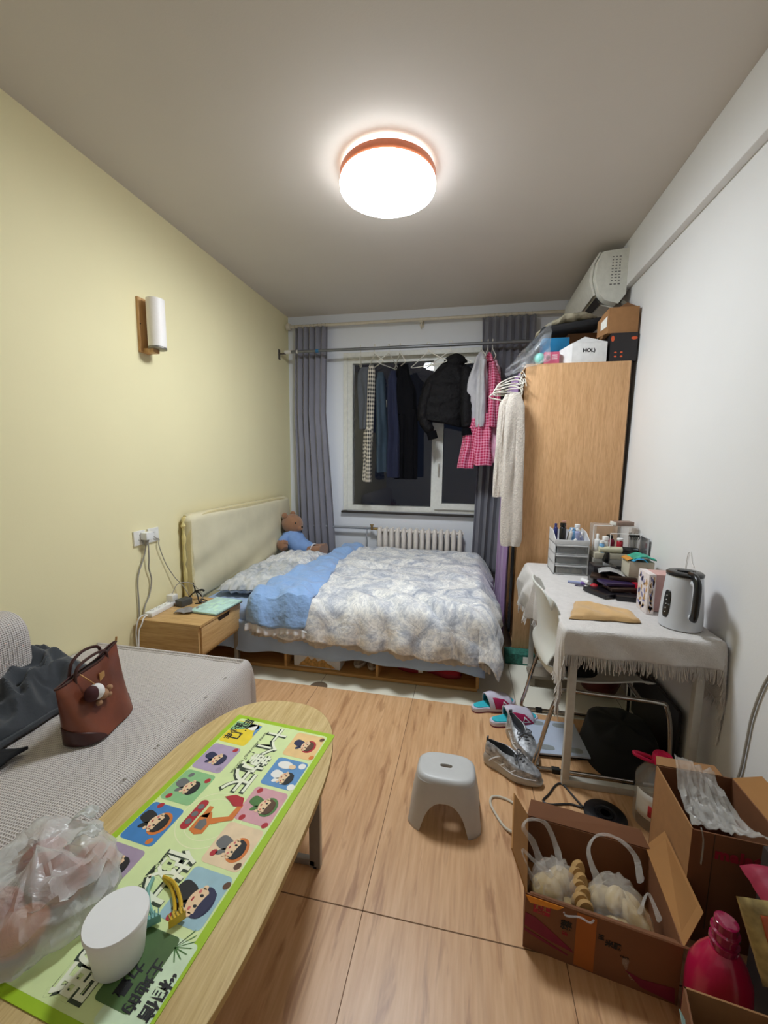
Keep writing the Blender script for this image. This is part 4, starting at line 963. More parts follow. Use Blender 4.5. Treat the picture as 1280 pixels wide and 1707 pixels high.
for i in range(22):
    q = i/21; y = 1.285-1.9*max(0, (q-.25)/.75) if q > .25 else 1.285-.05*(q/.25)
    sc = sin(pi/2*min(1, .05+q/.25)) if q < .25 else 1
    R_.append([V((-1.80+.115*sc*abs(cos(a))**.6*(1 if cos(a) > 0 else -1)+.004*nz(a, y*4), y, .60+(.20*sc*abs(sin(a))**.55*(1 if sin(a) > 0 else -1))-.03*(1-sc))) for a in [2*pi*k/44 for k in range(44)]])
link('backrest', rings(MB(), R_), 'waffle_cover', S)

# tote bag
M('brown_leather', '6e3721', .42, vary=.3, vs=9, bump=.2, bs=60, coat=.1); M('dark_leather', '3a1613', .4); M('brass_tag', 'c79a63', .35, .6); M('bag_lining', '1c0f0d', .8)
T = thing('tote_bag', (-1.30, 1.19, .43), 'brown leather tote bag standing on the sofa', 'bag')
u_ = V((-.10, .995, 0)).normalized(); n_ = V((u_.y, -u_.x, 0)); c0 = V((-1.335, 1.172, .433)); Hb = .225
def bsec(a, s, off=0):
    """point on the tote: a = angle (0 far end, pi near end, pi/2 room side), s = height 0..1"""
    L_ = .134*(.96+.09*s); T_ = .066*(1-s)**.75+.010
    c, d = cos(a), sin(a)
    x = (L_+off)*abs(c)**.75*(1 if c > 0 else -1); y = (T_+off)*abs(d)**.9*(1 if d > 0 else -1)
    y += .028*(1-s)+.030*(1-s)*max(0, -c)*(d > 0)*d+.005*sin(x*40)*s-.010*sin(pi*s)*max(0, d)
    zz = Hb*s*(1+.10*(x/.152)*s)-.006*cos(x*20)*s
    return c0+u_*x+n_*y+V((0, 0, zz))
NA = 64; AA = [2*pi*k/NA for k in range(NA)]
link('body', rings(MB(), [[bsec(a, s) for a in AA] for s in (0, .03, .1, .2, .3, .42, .54, .66, .78, .88, .95, 1)], cap=False), 'brown_leather', T)
link('bottom', rings(MB(), [[c0+(bsec(a, 0)-c0)*k+V((0, 0, .001)) for a in AA] for k in (1.0, .98)]), 'dark_leather', T)
link('lining', rings(MB(), [[bsec(a, s, -.003) for a in AA] for s in (.99, .8)]), 'bag_lining', T)
for nm, a0, a1, h0, h1 in (('corner_patch', pi*1.12, pi*.62, .30, .16), ('corner_patch', -.2, .42, .10, .20)):
    def pf(u, v, a0=a0, a1=a1, h0=h0, h1=h1):
        e = max(0, 1-(abs(2*u-1))**3)**.5 if nm else 1
        tp_ = (h0+(h1-h0)*u)*(max(0.02, 1-u**4)**.5 if a0 > 1 else max(.02, 1-(1-u)**4)**.5)
        return bsec(a0+(a1-a0)*u, v*tp_, .0015)
    link(nm, sheet(pf, 24, 6), 'dark_leather', T, solid=.0015)
link('rim_binding', tube([bsec(a, 1) for a in AA], .0042, n=6, closed=True), 'dark_leather', T)
for sd, ua, ub in ((1, -.075, .075), (-1, -.07, .08)):
    p = lambda q, z: c0+u_*q+n_*(sd*.014)+V((0, 0, z))
    link('strap', tube([p(ua, Hb-.045), p(ua+.004, Hb+.0), p(ua+.02, Hb+.025+(sd < 0)*.012), p(0, Hb+.035+(sd < 0)*.02), p(ub-.02, Hb+.03+(sd < 0)*.012), p(ub-.004, Hb+.005), p(ub, Hb-.05)], .0055, smooth=6), 'dark_leather', T)
link('brand_tag', bx(c0+n_*.034+V((0, 0, Hb-.05))+u_*.018, (.024, .004, .03), .001, R=rotm(0, 0, math.degrees(atan2(u_.y, u_.x)))), 'brass_tag', T)
link('zip_pull', tube([bsec(0, 1), bsec(0, 1)+V((0, .004, .018))], .004), 'brass_tag', T)
# plush charm hanging from the bag
M('plush_white', 'e4e2e0', .9, bump=.4); M('plush_tan', 'a07a5c', 1, bump=.8, bs=200); M('plush_maroon', '3d1216', .8)
c_ = V((-1.268, 1.135, .585)); t_ = -n_
P = thing('plush_charm', c_-V((0, 0, .06)), 'small plush charm with a white muffled head hanging on the brown tote', 'plush charm')
link('head', ball(c_, (.026, .026, .028)), 'plush_white', P)
link('hood', ball(c_-u_*.022+n_*.002+V((0, 0, .004)), (.022, .024, .028)), 'plush_maroon', P)
link('body', ball(c_+u_*.022+V((0, 0, -.022)), (.024, .022, .020)), 'plush_tan', P)
for q, z in ((.05, -.012), (.045, -.035), (.0, -.042)): link('limb', ball(c_+u_*q+n_*.008+V((0, 0, z)), (.011, .011, .010)), 'plush_tan', P)
link('cord', tube([c_+V((0, 0, .024)), c_+t_*.02-u_*.01+V((0, 0, .05)), c_+t_*.04-u_*.02+V((0, 0, .072))], .002, smooth=3), 'brass_tag', P)
# grey jacket heaped behind the bag
M('charcoal_cloth', '3b3f44', .9, bump=.4, bs=90, sheen=.3); M('black_cloth', '101117', .9, bump=.3)
def heap(u, v):
    x = -1.89+.38*u; y = .88+.56*v
    a, b = u*2-1, v*2-1; e = max(0, 1-abs(a)**3)*max(0, 1-abs(b)**3)
    h = .19*e**.7*(.35+.65*min(1, v*1.5))*(1.1-.35*u)+.05*e*nz(x*8, y*8, 3)+.05*e*(1-abs(nz(x*9+y*3, y*8-x*2, 14))*3)+.022*e*(1-abs(nz(x*18, y*15, 24))*3)-.04
    return V((x+.03*nz(u*4, v*5, 1), y+.03*nz(u*5, v*4, 9), .435+max(0, h)+.012*(e > 0)))
one('grey_jacket', sheet(heap, 110, 110), 'charcoal_cloth', 'charcoal grey jacket heaped on the sofa behind the brown tote', 'jacket', solid=.012)
def blk(u, v):
    return V((-1.78+.37*u-.0*v, .60+(.40-.18*(1-u))*v-.0, .445+.04*sin(pi*min(1, u*1.1))*sin(pi*(.1+.8*v))+.01*nz(u*4, v*5)))
one('black_garment', sheet(blk, 24, 24), 'black_cloth', 'black garment lying on the sofa near the coffee table', 'garment', solid=.01)

# ---------------------------------------------------------------- coffee table
wood('table_veneer', 'c7ab72', 'dcc48e', 'Y', fine=1.8, rough=.42); M('table_core', 'b89a63', .6); M('steel_grey', '9a9a98', .35, .5); M('rubber_black', '141414', .7)
TZ = .42; CT = thing('coffee_table', (-.68, .87, 0), 'long oval coffee table with light wood top and grey metal legs', 'coffee table')
def stadium(inset=0):
    a, b = .285-inset, .605-inset; o = []
    for k in range(96):
        t = 2*pi*k/96; c, s = cos(t), sin(t)
        o.append((-.682+a*abs(c)**(2/2.5)*(1 if c > 0 else -1), .868+b*abs(s)**(2/3.0)*(1 if s > 0 else -1)))
    return o
link('tabletop', prism(stadium(), TZ-.018, TZ, bev=.001), 'table_veneer', CT)
link('edge_band', rings(MB(), [[V((x, y, z)) for x, y in stadium(-.0006)] for z in (TZ-.017, TZ-.0015)], cap=False), 'table_core', CT)
for y0 in (1.20, .52):
    lg = MB()
    for x in (-.475, -.885): box(lg, (x-.02, y0-.01, .0), (x+.02, y0+.01, TZ-.018), .002)
    box(lg, (-.885, y0-.01, .006), (-.475, y0+.01, .028), .002)
    link('leg_frame', lg, 'steel_grey', CT)
    fm = MB()
    for x in (-.475, -.885): cyl((x, y0, 0), (x, y0, .006), .012, mb=fm, n=12)
    link('rubber_feet', fm, 'rubber_black', CT)
# printed desk mat
M('lime_border', 'a3c81c', .6, vary=.02); M('pale_green', 'dcedac', .6, vary=.03); M('mat_ink', '2f3d2c', .6, vary=0); M('mat_white', 'f1f5dc', .6, vary=0); M('mat_cream', 'eef3c4', .6, vary=.02)
mo = V((-.843, 1.346, TZ)); vd = V((-.085, -.996, 0)).normalized(); ud = V((-vd.y, vd.x, 0))
mth = .0022
def mp(u, v, h=0): return mo+ud*u+vd*v+V((0, 0, h))
MT = thing('desk_mat', mp(.2, .42), 'lime green printed mat with cartoon cards and big lettering on the coffee table', 'mat')
def mdecal(pts, mat, name, h, parent=None):  # pts in (u,v)
    q = list(pts)
    return link(name, rings(MB(), [[mp(u, v, hh) for u, v in q] for hh in (h, h+.0002)]), mat, parent or MT, smooth=False)
link('mat_sheet', rings(MB(), [[mp(u, v, h) for u, v in rrect(.405, .855, .006, 4, .2025, .4275)] for h in (.0003, mth)]), 'lime_border', MT)
mdecal(rrect(.366, .82, .014, 5, .2025, .4275), 'pale_green', 'green_field', mth)
h1, h2, h3, h4, h5, h6 = [mth+.0003*k for k in (1, 2, 3, 4, 5, 6)]
skin = M('print_skin', 'f0cfa6', .6, vary=0).name; M('print_black', '15151a', .6, vary=0); M('print_navy', '22254c', .6, vary=0); M('print_red', 'b3202c', .6, vary=.05); M('print_orange', 'd9792e', .6, vary=.05); M('print_grey', '6b6f74', .6, vary=.1); M('print_pinkcheek', 'd9746c', .6, vary=0); M('print_yellow', 'f2d52c', .6); M('print_brown', '5d3b22', .6, vary=.2); M('print_green', '4d7b3c', .6, vary=.2); M('print_white', 'f2f0ea', .6, vary=0)
M('card_purple', 'b3a0bd', .6); M('card_green', '8fc489', .6); M('card_blue', '3c82c4', .6); M('card_mauve', 'a795ad', .6); M('card_orange', 'f0c98a', .6); M('card_sky', '5f93c8', .6); M('card_pink', 'd9a3ab', .6); M('card_peach', 'edd3ae', .6); M('card_light', '9fc3cf', .6); M('card_moss', '4b6a37', .6, vary=.2, vs=12); M('card_mint', 'd6ecc8', .6)
def ell(cu, cv, a, b, n=22, rot=0, p=2):
    o = []
    for x, y in superel(a, b, p, n): o.append((cu+x*cos(rot)-y*sin(rot), cv+x*sin(rot)+y*cos(rot)))
    return o
def kid(cu, cv, s, body, hair, hat=None, face=True, parent=None, rot=0.0, extra=None):
    s *= 1.32
    """generic cartoon child; top of head towards +u"""
    def L(a, b): return (cu+s*(a*cos(rot)-b*sin(rot)), cv+s*(a*sin(rot)+b*cos(rot)))
    def E(a, b, ra, rb, mat, name, h, r=0, p=2): mdecal([L(a+x*cos(r)-y*sin(r), b+x*sin(r)+y*cos(r)) for x, y in superel(ra, rb, p, 20)], mat, name, h, parent)
    E(-1.05, -.25, .62, .5, body, 'printed_body', h2, .3, 3); E(-.8, .42, .45, .22, body, 'printed_arm', h2, -.7)
    E(-.55, .62, .14, .14, skin, 'printed_hand', h3)
    if hat: E(.25, 0, .80, 1.0, hat, 'printed_hat', h2)
    E(.16, 0, .66, .80, hair, 'printed_hair', h3)
    E(-.12, 0, .52, .66, skin, 'printed_face', h4)
    E(.42, .05, .30, .70, hair, 'printed_fringe', h5, .15, 2.5)
    for b in (-.70, .70): E(-.12, b, .14, .12, skin, 'printed_ear', h4)
    for b in (-.27, .27): E(-.05, b, .11, .075, 'print_black', 'printed_eye', h5); E(-.28, b*1.6, .08, .1, 'print_pinkcheek', 'printed_cheek', h5)
    E(-.42, 0, .05, .13, 'print_red', 'printed_mouth', h5)
def card(cu, cv, w_, l_, mat, name='picture_card'): return mdecal(rrect(w_, l_, .012, 4, cu, cv), mat, name, h1)
lefts = [('print_yellow', .09), ('card_purple', .222), ('card_green', .350), ('card_blue', .482), ('card_mauve', .612)]
for m_, v_ in lefts: card(.075, v_, .108, .118, m_)
rights = [('card_orange', .085), ('card_sky', .216), ('card_pink', .346), ('card_peach', .474), ('card_light', .604)]
for m_, v_ in rights: card(.326, v_, .110, .118, m_)
# scenery on the first card
mdecal([(.022, .035), (.115, .035), (.07, .07), (.022, .09)], 'card_green', 'printed_hill', h2); mdecal(ell(.10, .05, .022, .018), 'print_white', 'printed_cloud', h2)
mdecal([(.11, .035), (.128, .037), (.128, .10), (.118, .08)], 'card_sky', 'printed_sky', h2)
def mtext(s, u, v, size, mat, h, off=0, xd=None, yd=None, align='CENTER', name='lettering', sp_=1.0):
    return text(s, size, mp(u, v, h), vd if xd is None else xd, ud if yd is None else yd, mat, MT, name, depth=.00008, offset=off, align=align, space=sp_)
mtext('后陡门', .052, .070, .038, 'print_black', h3+.0001, .0012); mtext('的少年', .028, .088, .030, 'print_black', h3+.0001, .001)
kid(.085, .228, .024, 'print_navy', 'print_navy'); kid(.083, .352, .025, 'print_grey', 'print_black'); kid(.085, .478, .027, 'print_black', 'print_black', hat='print_orange'); kid(.088, .605, .026, 'print_grey', 'print_black')
kid(.335, .085, .023, 'print_navy', 'print_brown', hat='print_red'); kid(.338, .235, .024, 'print_white', 'print_black'); kid(.338, .345, .025, 'print_green', 'print_brown', hat='print_green'); kid(.335, .482, .026, 'print_grey', 'print_black', hat='print_orange'); kid(.338, .612, .032, 'print_black', 'print_navy')
mdecal(ell(.310, .185, .026, .016), 'print_white', 'printed_lamb', h3); mdecal(ell(.336, .187, .012, .010), skin, 'printed_lamb_face', h4)
mdecal(ell(.365, .175, .012, .012), 'print_white', 'printed_cloud', h2); mdecal(ell(.372, .262, .012, .012), 'print_white', 'printed_cloud', h2)
for cu, cv, m_ in ((.113, .175, 'print_red'), (.115, .315, 'print_red'), (.045, .395, 'print_red'), (.05, .43, 'print_red'), (.11, .528, 'print_orange'), (.115, .265, 'card_mauve'), (.29, .30, 'print_red'), (.37, .40, 'print_red'), (.295, .395, 'print_red'), (.29, .505, 'print_red'), (.37, .518, 'print_brown'), (.372, .04, 'print_brown'), (.375, .13, 'print_orange'), (.30, .655, 'print_red'), (.375, .565, 'print_brown'), (.05, .31, 'print_grey')):
    mdecal(ell(cu, cv, .008, .010, 12, .5), m_, 'printed_icon', h2)
for s_, v_, z_ in (('十', .062, .075), ('个', .130, .078), ('勤', .205, .085), ('天', .285, .09), ('做', .562, .088), ('大', .638, .085), ('做', .712, .085), ('强', .785, .085)):
    uu = .178+.012*(v_ > .5)
    mtext(s_, uu-.002, v_+.003, z_, 'mat_ink', h2, .0042, name='lettering_outline'); mtext(s_, uu, v_, z_, 'mat_white', h4, .0012)
mtext('BUMPER GRAIN HARVEST TOGETHER', .158, .165, .012, 'mat_ink', h2); mtext('BECOME A FARMER', .178, .60, .012, 'mat_ink', h2)
# digger emblem
for r_, w_ in ((.088, .0012), (.066, .0010)):
    mb = MB(); n = 48
    P_ = [mp(.215+rr*cos(2*pi*k/n), .425+rr*sin(2*pi*k/n), hh) for hh in (h1,) for rr in (r_-w_, r_+w_) for k in range(n)]
    mb.add(P_, [[k, (k+1) % n, n+(k+1) % n, n+k] for k in range(n)]); link('emblem_ring', mb, 'mat_cream', MT, smooth=False)
mdecal(rrect(.026, .098, .012, 4, .163, .425), 'print_red', 'digger_track', h2)
for v_ in (.40, .425, .45): mdecal(ell(.163, v_, .009, .009, 14), 'print_grey', 'digger_wheel', h3)
mdecal([(.182, .425), (.205, .405), (.225, .432), (.225, .470), (.205, .478), (.182, .470)], 'print_orange', 'digger_cab', h2)
mdecal([(.190, .438), (.204, .428), (.217, .442), (.215, .462), (.192, .462)], 'print_grey', 'digger_window', h3)
mdecal([(.185, .39), (.198, .39), (.205, .425), (.185, .428)], 'print_orange', 'digger_body', h2)
mdecal([(.213, .43), (.222, .42), (.258, .405), (.262, .36), (.275, .36), (.276, .412), (.25, .425), (.228, .44)], 'print_orange', 'digger_arm', h3)
mdecal([(.275, .365), (.262, .338), (.232, .335), (.205, .350), (.225, .358), (.25, .372)], 'print_red', 'digger_bucket', h4)
# bottom panel
mdecal(rrect(.10, .150, .008, 3, .348, .757), 'card_mint', 'pale_panel', h1); mdecal(rrect(.085, .125, .010, 4, .312, .745), 'card_moss', 'moss_panel', h2)
for k in range(7): a = -1.0+k*.33; mdecal([(.352, .700), (.352+.034*cos(a)-.002*sin(a), .690+.034*sin(a)+.002), (.352+.036*cos(a), .690+.036*sin(a)), (.354, .698)], 'print_green', 'leaf_blade', h3)
mtext('“相信', .372, .770, .030, 'print_black', h4, .001); mtext('土地的', .335, .765, .028, 'print_black', h4, .0008); mtext('力量', .300, .765, .028, 'print_black', h4, .0008)

# things on the table
one_c = thing('paper_tub', (-.646, .582, TZ+mth), 'plain white round paper tub with lid on the mat', 'tub')
cz = TZ+mth+.0022
M('tub_white', 'f2f3f5', .5, vary=.01)
link('tub', lathe((-.646, .582, cz), [(.042, 0), (.044, .002), (.0550, .090), (.0545, .091)], n=48), 'tub_white', one_c)
link('lid', lathe((-.646, .582, cz), [(.0556, .083), (.0566, .084), (.0568, .0935), (.0556, .0955), (.001, .0955)], n=48), 'tub_white', one_c)
M('clip_teal', '7fb5ae', .4); M('clip_yellow', 'd8b02c', .4)
def clip(name, P0, P1, mat, label, bend=.01):
    t = thing(name, (P0+P1)/2, label, 'bag clip', 'plastic bag clips'); d = (P1-P0); L = d.length; d.normalize(); s = V((-d.y, d.x, 0)); up = V((0, 0, 1))
    for nm, so_ in (('upper_arm', 1), ('lower_arm', -1)):
        link(nm, tube([P0, P0+d*L*.3+s*(bend+.003*so_)+up*.004*so_, P0+d*L*.7+s*(bend*.8+.006*so_)+up*.004*so_, P0+d*L*.93+s*.008*so_], .0042, n=8, smooth=5, flat=1.6), mat, t)
    hd = MB(); b = P0+d*L*.90
    rings(hd, [[b-s*.008+up*-.004, b+s*.008+up*-.004, b+s*.008+up*.012, b-s*.008+up*.012], [P1-s*.017-up*.004, P1+s*.017-up*.004, P1+s*.017+up*.014, P1-s*.017+up*.014]])
    link('jaw', hd, mat, t)
    rg = MB()
    for k in range(5): q = P1+s*(-.013+.0065*k); tube([q+up*.0145-d*.015, q+up*.0145-d*.001], .0014, mb=rg, n=5)
    link('jaw_teeth', rg, M('clip_shadow_'+mat, 'a08c2a' if 'yellow' in mat else '5c8f8c', .5), t)
clip('bag_clip', V((-.690, .722, TZ+.012)), V((-.622, .640, TZ+.012)), 'clip_teal', 'teal plastic bag clip beside the white tub', -.012)
clip('bag_clip', V((-.668, .730, TZ+.012)), V((-.572, .655, TZ+.012)), 'clip_yellow', 'yellow plastic bag clip with a ribbed jaw on the mat', .012)
# shopping bag
M('red_fruit', 'b8574a', .5, vary=.3, vs=12); M('snack_orange', 'c46a3c', .5)
glassy('milky_film', 'eef2ef', .25, .58, .25, bump=.9, bs=16)
Bc = V((-.885, .625, TZ+.005))
def bagf(th, ph):
    a = th*2*pi; z = ph
    rx = .135*(1.02-.25*z+.05*sin(a*3+1)+.10*nz(cos(a)*2, sin(a)*2, z*2)); r_y = .150*(1.0-.22*z+.10*nz(cos(a)*2, sin(a)*2, z*2+5))
    k = sqrt(max(0, 1-max(0, (z-.45)/.55)**3.0)); k2 = 1 if z > .08 else .85+.15*z/.08
    kk = (.13+.87*k)*k2
    cr = .008*(1-abs(nz(cos(a)*4, sin(a)*4, z*6))*3)+.016*nz(cos(a)*3, sin(a)*3, z*7)
    return Bc+V(((rx*kk+cr)*cos(a), (r_y*kk+cr)*sin(a), .135*z*(1+.12*cos(a*2+1))+.03*nz(cos(a)*kk*3, sin(a)*kk*3, z*5)*z))
Sb = thing('shopping_bag', Bc, 'crinkled milky plastic shopping bag with food on the coffee table', 'bag')
link('film', rings(MB(), [[bagf(k/72, i/26) for k in range(72)] for i in range(27)]), 'milky_film', Sb)
def ear(dx, dy, s):
    b = Bc+V((dx, dy, .115))
    return sheet(lambda u, v: b+V((s*(.055*u), .05*(v-.5)*(1-.5*u)+.02*u, .03*sin(u*2.6)+.01*nz(u*5, v*5))), 12, 8)
link('bag_handle', ear(.03, .05, 1), 'milky_film', Sb, solid=.001); link('bag_handle', ear(-.02, .09, 1), 'milky_film', Sb, solid=.001)
for i, (dx, dy, dz, r, m_, nm, lb) in enumerate(((-.05, -.06, .04, (.05, .05, .038), 'red_fruit', 'fruit', 'reddish fruit low at the near end inside the milky bag'), (.02, .02, .045, (.06, .045, .04), 'red_fruit', 'fruit', 'reddish fruit in the middle of the milky bag'), (-.06, .05, .045, (.05, .05, .04), 'red_fruit', 'fruit', 'reddish fruit at the sofa side of the milky bag'), (.03, -.07, .035, (.045, .05, .03), 'snack_orange', 'snack_pack', 'orange snack pack near the white tub in the milky bag'), (.05, .085, .035, (.05, .035, .03), 'snack_orange', 'snack_pack', 'orange snack pack at the far end of the milky bag'))):
    one(nm, ball(Bc+V((dx, dy, dz)), r, ns=8, amp=.12), m_, lb, 'food')
# ---------------------------------------------------------------- plastic stool
M('stool_plastic', 'c3c4c4', .4, vary=.02)
sx_, sy_ = -.045, 1.515
def sring(z, a, b, p=3.2, n=96): return [V((sx_+x, sy_+y, z)) for x, y in superel(a, b, p, n)]
St = thing('stool', (sx_, sy_, 0), 'light grey plastic step stool standing alone in the middle of the floor', 'stool')
def swall():
    n = 128; rows = 22; P = []
    for i in range(rows+1):
        q = i/rows; row = []
        for k in range(n):
            t = 2*pi*k/n
            c, s = cos(t), sin(t)
            # arch height at this angle: legs at the diagonals
            x = abs(c)**(2/3.2)*(1 if c > 0 else -1); y = abs(s)**(2/3.2)*(1 if s > 0 else -1)
            def arch(tv, half, hgt): 
                v = abs(tv)/half
                return hgt*(max(0, 1-v**2.6))**.5 if v < 1 else 0
            za = 0
            if abs(y) > .97: za = arch(x, .60, .122)
            elif abs(y) > .80: za = arch(x, .60, .122)
            if abs(x) > .90: za = max(za, arch(y, .55, .105))
            z = za+(.192-za)*q
            a = .150-.036*(z/.192); b = .112-.030*(z/.192)
            row.append(V((sx_+a*x, sy_+b*y, z)))
        P.append(row)
    return rings(MB(), P, cap=False)
link('leg_wall', swall(), 'stool_plastic', St, solid=.004, offset=-1)
tp = MB(); n = 96
hole = [(x, y) for x, y in superel(.024, .009, 3, n)]
L = [(sring(.190, .1145, .0825), 0), (sring(.2, .112, .080), 0), (sring(.206, .106, .074), 0), (sring(.209, .098, .066), 0), (sring(.209, .06, .035), 0)]
R_ = [r for r, _ in L]+[[V((sx_+x, sy_+y, .209)) for x, y in hole], [V((sx_+x*.95, sy_+y*.9, .200)) for x, y in hole]]
link('seat', rings(tp, R_, cap=False), 'stool_plastic', St)

# ---------------------------------------------------------------- desk, cloth
M('desk_white', 'd8d5ce', .45); M('desk_frame', 'c9c6bd', .45); M('linen', 'cfcbc8', .95, bump=.7, bs=220, bd=.003, vs=40, vary=.05)
dx0, dx1, dy0, dy1, dz = .425, .98, 1.755, 2.86, .725
D = thing('desk', (.7, 2.3, 0), 'white desk on square metal legs against the right wall, under a fringed cloth', 'desk')
link('desktop', box(MB(), (dx0, dy0, dz-.02), (dx1, dy1, dz), .003), 'desk_white', D)
for y in (dy0+.012, dy1-.042):
    for x in (dx0+.025, dx1-.055): link('leg', box(MB(), (x, y, .032), (x+.03, y+.03, dz-.02), .002), 'desk_frame', D)
    link('foot_bar', box(MB(), (dx0+.025, y, 0), (dx1-.025, y+.03, .032), .002), 'desk_frame', D)
b = MB()
for y in (dy0+.02, dy1-.045): box(b, (dx0+.03, y, dz-.05), (dx1-.03, y+.025, dz-.02), .002)
for x in (dx0+.03, dx1-.055): box(b, (x, dy0+.02, dz-.05), (x+.025, dy1-.02, dz-.02), .002)
link('apron_frame', b, 'desk_frame', D)
# drawing: a square cloth laid off-centre, so its corners hang low
TCR = (dx0-.008, dy0-.010, .985, dy1+.004)
def clo(px, py):
    dx = px-min(max(px, TCR[0]), TCR[2]); dy = py-min(max(py, TCR[1]), TCR[3]); d = hypot(dx, dy)
    p = drape(px, py, TCR, dz+.006, r=.018, corner=.75, fold=0)
    if d > 1e-5:
        ux, uy = dx/d, dy/d; s = px+py+atan2(uy, ux)*.3; k = min(1, d/.12)
        amp = .013*sin(s*30+2*nz(px*3, py*3))*k+.006*nz(s*20, d*5)*k
        if dx > 0: amp = abs(amp)*.6
        if dx < 0 and py < 2.42: amp = -.004+.15*amp-.055*k*max(0, min(1, (py-1.82)*25))*max(0, min(1, (2.40-py)*12))
        elif dx < 0 and py > 2.4: amp += .03*k
        p.x += ux*(amp+.004*k*(dx < 0)); p.y += uy*(amp*.6+.004)
        if dx > 0: p.x = min(p.x, 1.003)
    else: p.z += .0015*nz(px*9, py*9)
    return p
fx0, fy0, fx1, fy1 = TCR[0]-.245, TCR[1]-.125, TCR[2]+.27, TCR[3]+.10
C = thing('tablecloth', (.7, 2.3, dz), 'off-white cotton tablecloth with fringed hems draped over the desk', 'tablecloth')
link('cloth', sheet(lambda u, v: clo(fx0+(fx1-fx0)*u, fy0+(fy1-fy0)*v), 130, 150, U=1, W=1.3), 'linen', C, solid=.003)
fr = MB()
def strand(px, py, ux, uy, L):
    a = clo(px, py); j = V((random.uniform(-.008, .008), random.uniform(-.006, .006), 0)); l = L*random.uniform(.7, 1.15)
    tube([a+V((0, 0, .004)), a+V((ux*.002, uy*.004, -l*.4))+j*.4, a+V((ux*.003, uy*.003, -l))+j*1.3], random.uniform(.0012, .0022), mb=fr, n=3)
k = 0
x = fx0
while x < fx1: strand(x, fy0, 0, -1, .055); x += .0034
y = fy0
while y < fy1: strand(fx0, y, -1, 0, .035); strand(fx1, y, 0, 0, .035); y += .006
o = link('fringe', fr, 'linen', C, smooth=False); o['kind'] = 'stuff'

# ---------------------------------------------------------------- chair
M('chair_shell', 'd4d5cf', .35, vary=.01); M('chrome', 'b9b5ae', .18, 1)
Ch = thing('chair', (.6, 2.08, 0), 'white plastic shell chair on a chromed sled frame pushed under the desk', 'chair')
def shell(u, v):
    # v 0 top of back -> 1 front of seat ; u across (y)
    P = [(.335, .835), (.358, .74), (.372, .65), (.372, .57), (.362, .49), (.40, .425), (.50, .405), (.62, .415), (.74, .435), (.80, .43)]
    q = v*(len(P)-1); i = min(len(P)-2, int(q)); f = q-i
    p0 = P[max(0, i-1)]; p1 = P[i]; p2 = P[i+1]; p3 = P[min(len(P)-1, i+2)]
    c = [.5*((2*p1[k])+(p2[k]-p0[k])*f+(2*p0[k]-5*p1[k]+4*p2[k]-p3[k])*f*f+(3*p1[k]-p0[k]-3*p2[k]+p3[k])*f**3) for k in (0, 1)]
    s = u*2-1
    wd = .20+.03*min(1, v*3)-.03*exp(-((v-.33)/.12)**2)
    back = max(0, 1-v*1.9)
    x = c[0]+(.05+.10*min(1, v*4))*abs(s)**2.2*back+.03*abs(s)**3*(.45 < v < 1)
    z = c[1]-.05*abs(s)**6*(v < .03)+.035*abs(s)**3*max(0, min(1, (v-.35)*4))-.03*abs(s)**4*back
    return V((x, 2.085+wd*s*(1-.06*abs(s)**6), z))
link('seat_shell', sheet(shell, 40, 60), 'chair_shell', Ch, solid=.007)
for y in (1.845, 2.315):
    fr_ = smooth_path([(.44, y, .40), (.405, y, .30), (.365, y, .12), (.345, y, .035), (.365, y, .010), (.42, y, .010), (.70, y, .010), (.84, y, .010), (.885, y, .03), (.895, y, .09), (.885, y, .28), (.865, y, .37), (.83, y, .395), (.60, y, .40), (.47, y, .405)], 5)
    link('sled_frame', tube(fr_, .0095, n=10, closed=True), 'chrome', Ch)
    for x in (.44, .78): link('floor_clip', bx((x, y, .010), (.035, .024, .022), .003), 'rubber_black', Ch)
for x in (.50, .76): link('cross_tube', cyl((x, 1.845, .40), (x, 2.315, .40), .009), 'chrome', Ch)
link('seat_bracket', bx((.60, 2.08, .412), (.20, .26, .02), .004), 'rubber_black', Ch)

# ---------------------------------------------------------------- kettle and desk clutter
TT = dz+.0085
M('kettle_white', 'c9ccd2', .35, vary=.01); M('kettle_black', '111214', .25); M('kettle_grey', 'aeb2b8', .4)
K = thing('electric_kettle', (.892, 1.868, TT), 'pale grey electric kettle with black lid and handle at the front corner of the desk', 'kettle')
kx, ky = .892, 1.868
link('body', lathe((kx, ky, TT), [(.068, 0), (.077, .004), (.0775, .02), (.0765, .06), (.072, .12), (.067, .18), (.064, .215), (.062, .222)], n=48), 'kettle_white', K)
link('lid', lathe((kx, ky, TT), [(.060, .220), (.0655, .222), (.066, .231), (.060, .236), (.035, .238), (.034, .2365), (.001, .2365)], n=48), 'kettle_black', K)
link('lid_button', lathe((kx, ky, TT), [(.024, .236), (.024, .241), (.020, .243), (.001, .243)], n=32, sx=1.2, sy=.8), 'kettle_black', K)
ha = radians(-92); hd = V((cos(ha), sin(ha), 0)); kc = V((kx, ky, TT))
link('handle', tube([kc+hd*.045+V((0, 0, .232)), kc+hd*.085+V((0, 0, .230)), kc+hd*.110+V((0, 0, .205)), kc+hd*.112+V((0, 0, .15)), kc+hd*.108+V((0, 0, .09)), kc+hd*.098+V((0, 0, .065))], .0125, n=14, smooth=6, flat=1.3), 'kettle_black', K)
link('handle_liner', tube([kc+hd*.064+V((0, 0, .205)), kc+hd*.090+V((0, 0, .20)), kc+hd*.096+V((0, 0, .16)), kc+hd*.096+V((0, 0, .10)), kc+hd*.088+V((0, 0, .07)), kc+hd*.07+V((0, 0, .066))], .008, n=12, smooth=6, flat=1.5), 'kettle_white', K)
pa = radians(-140)
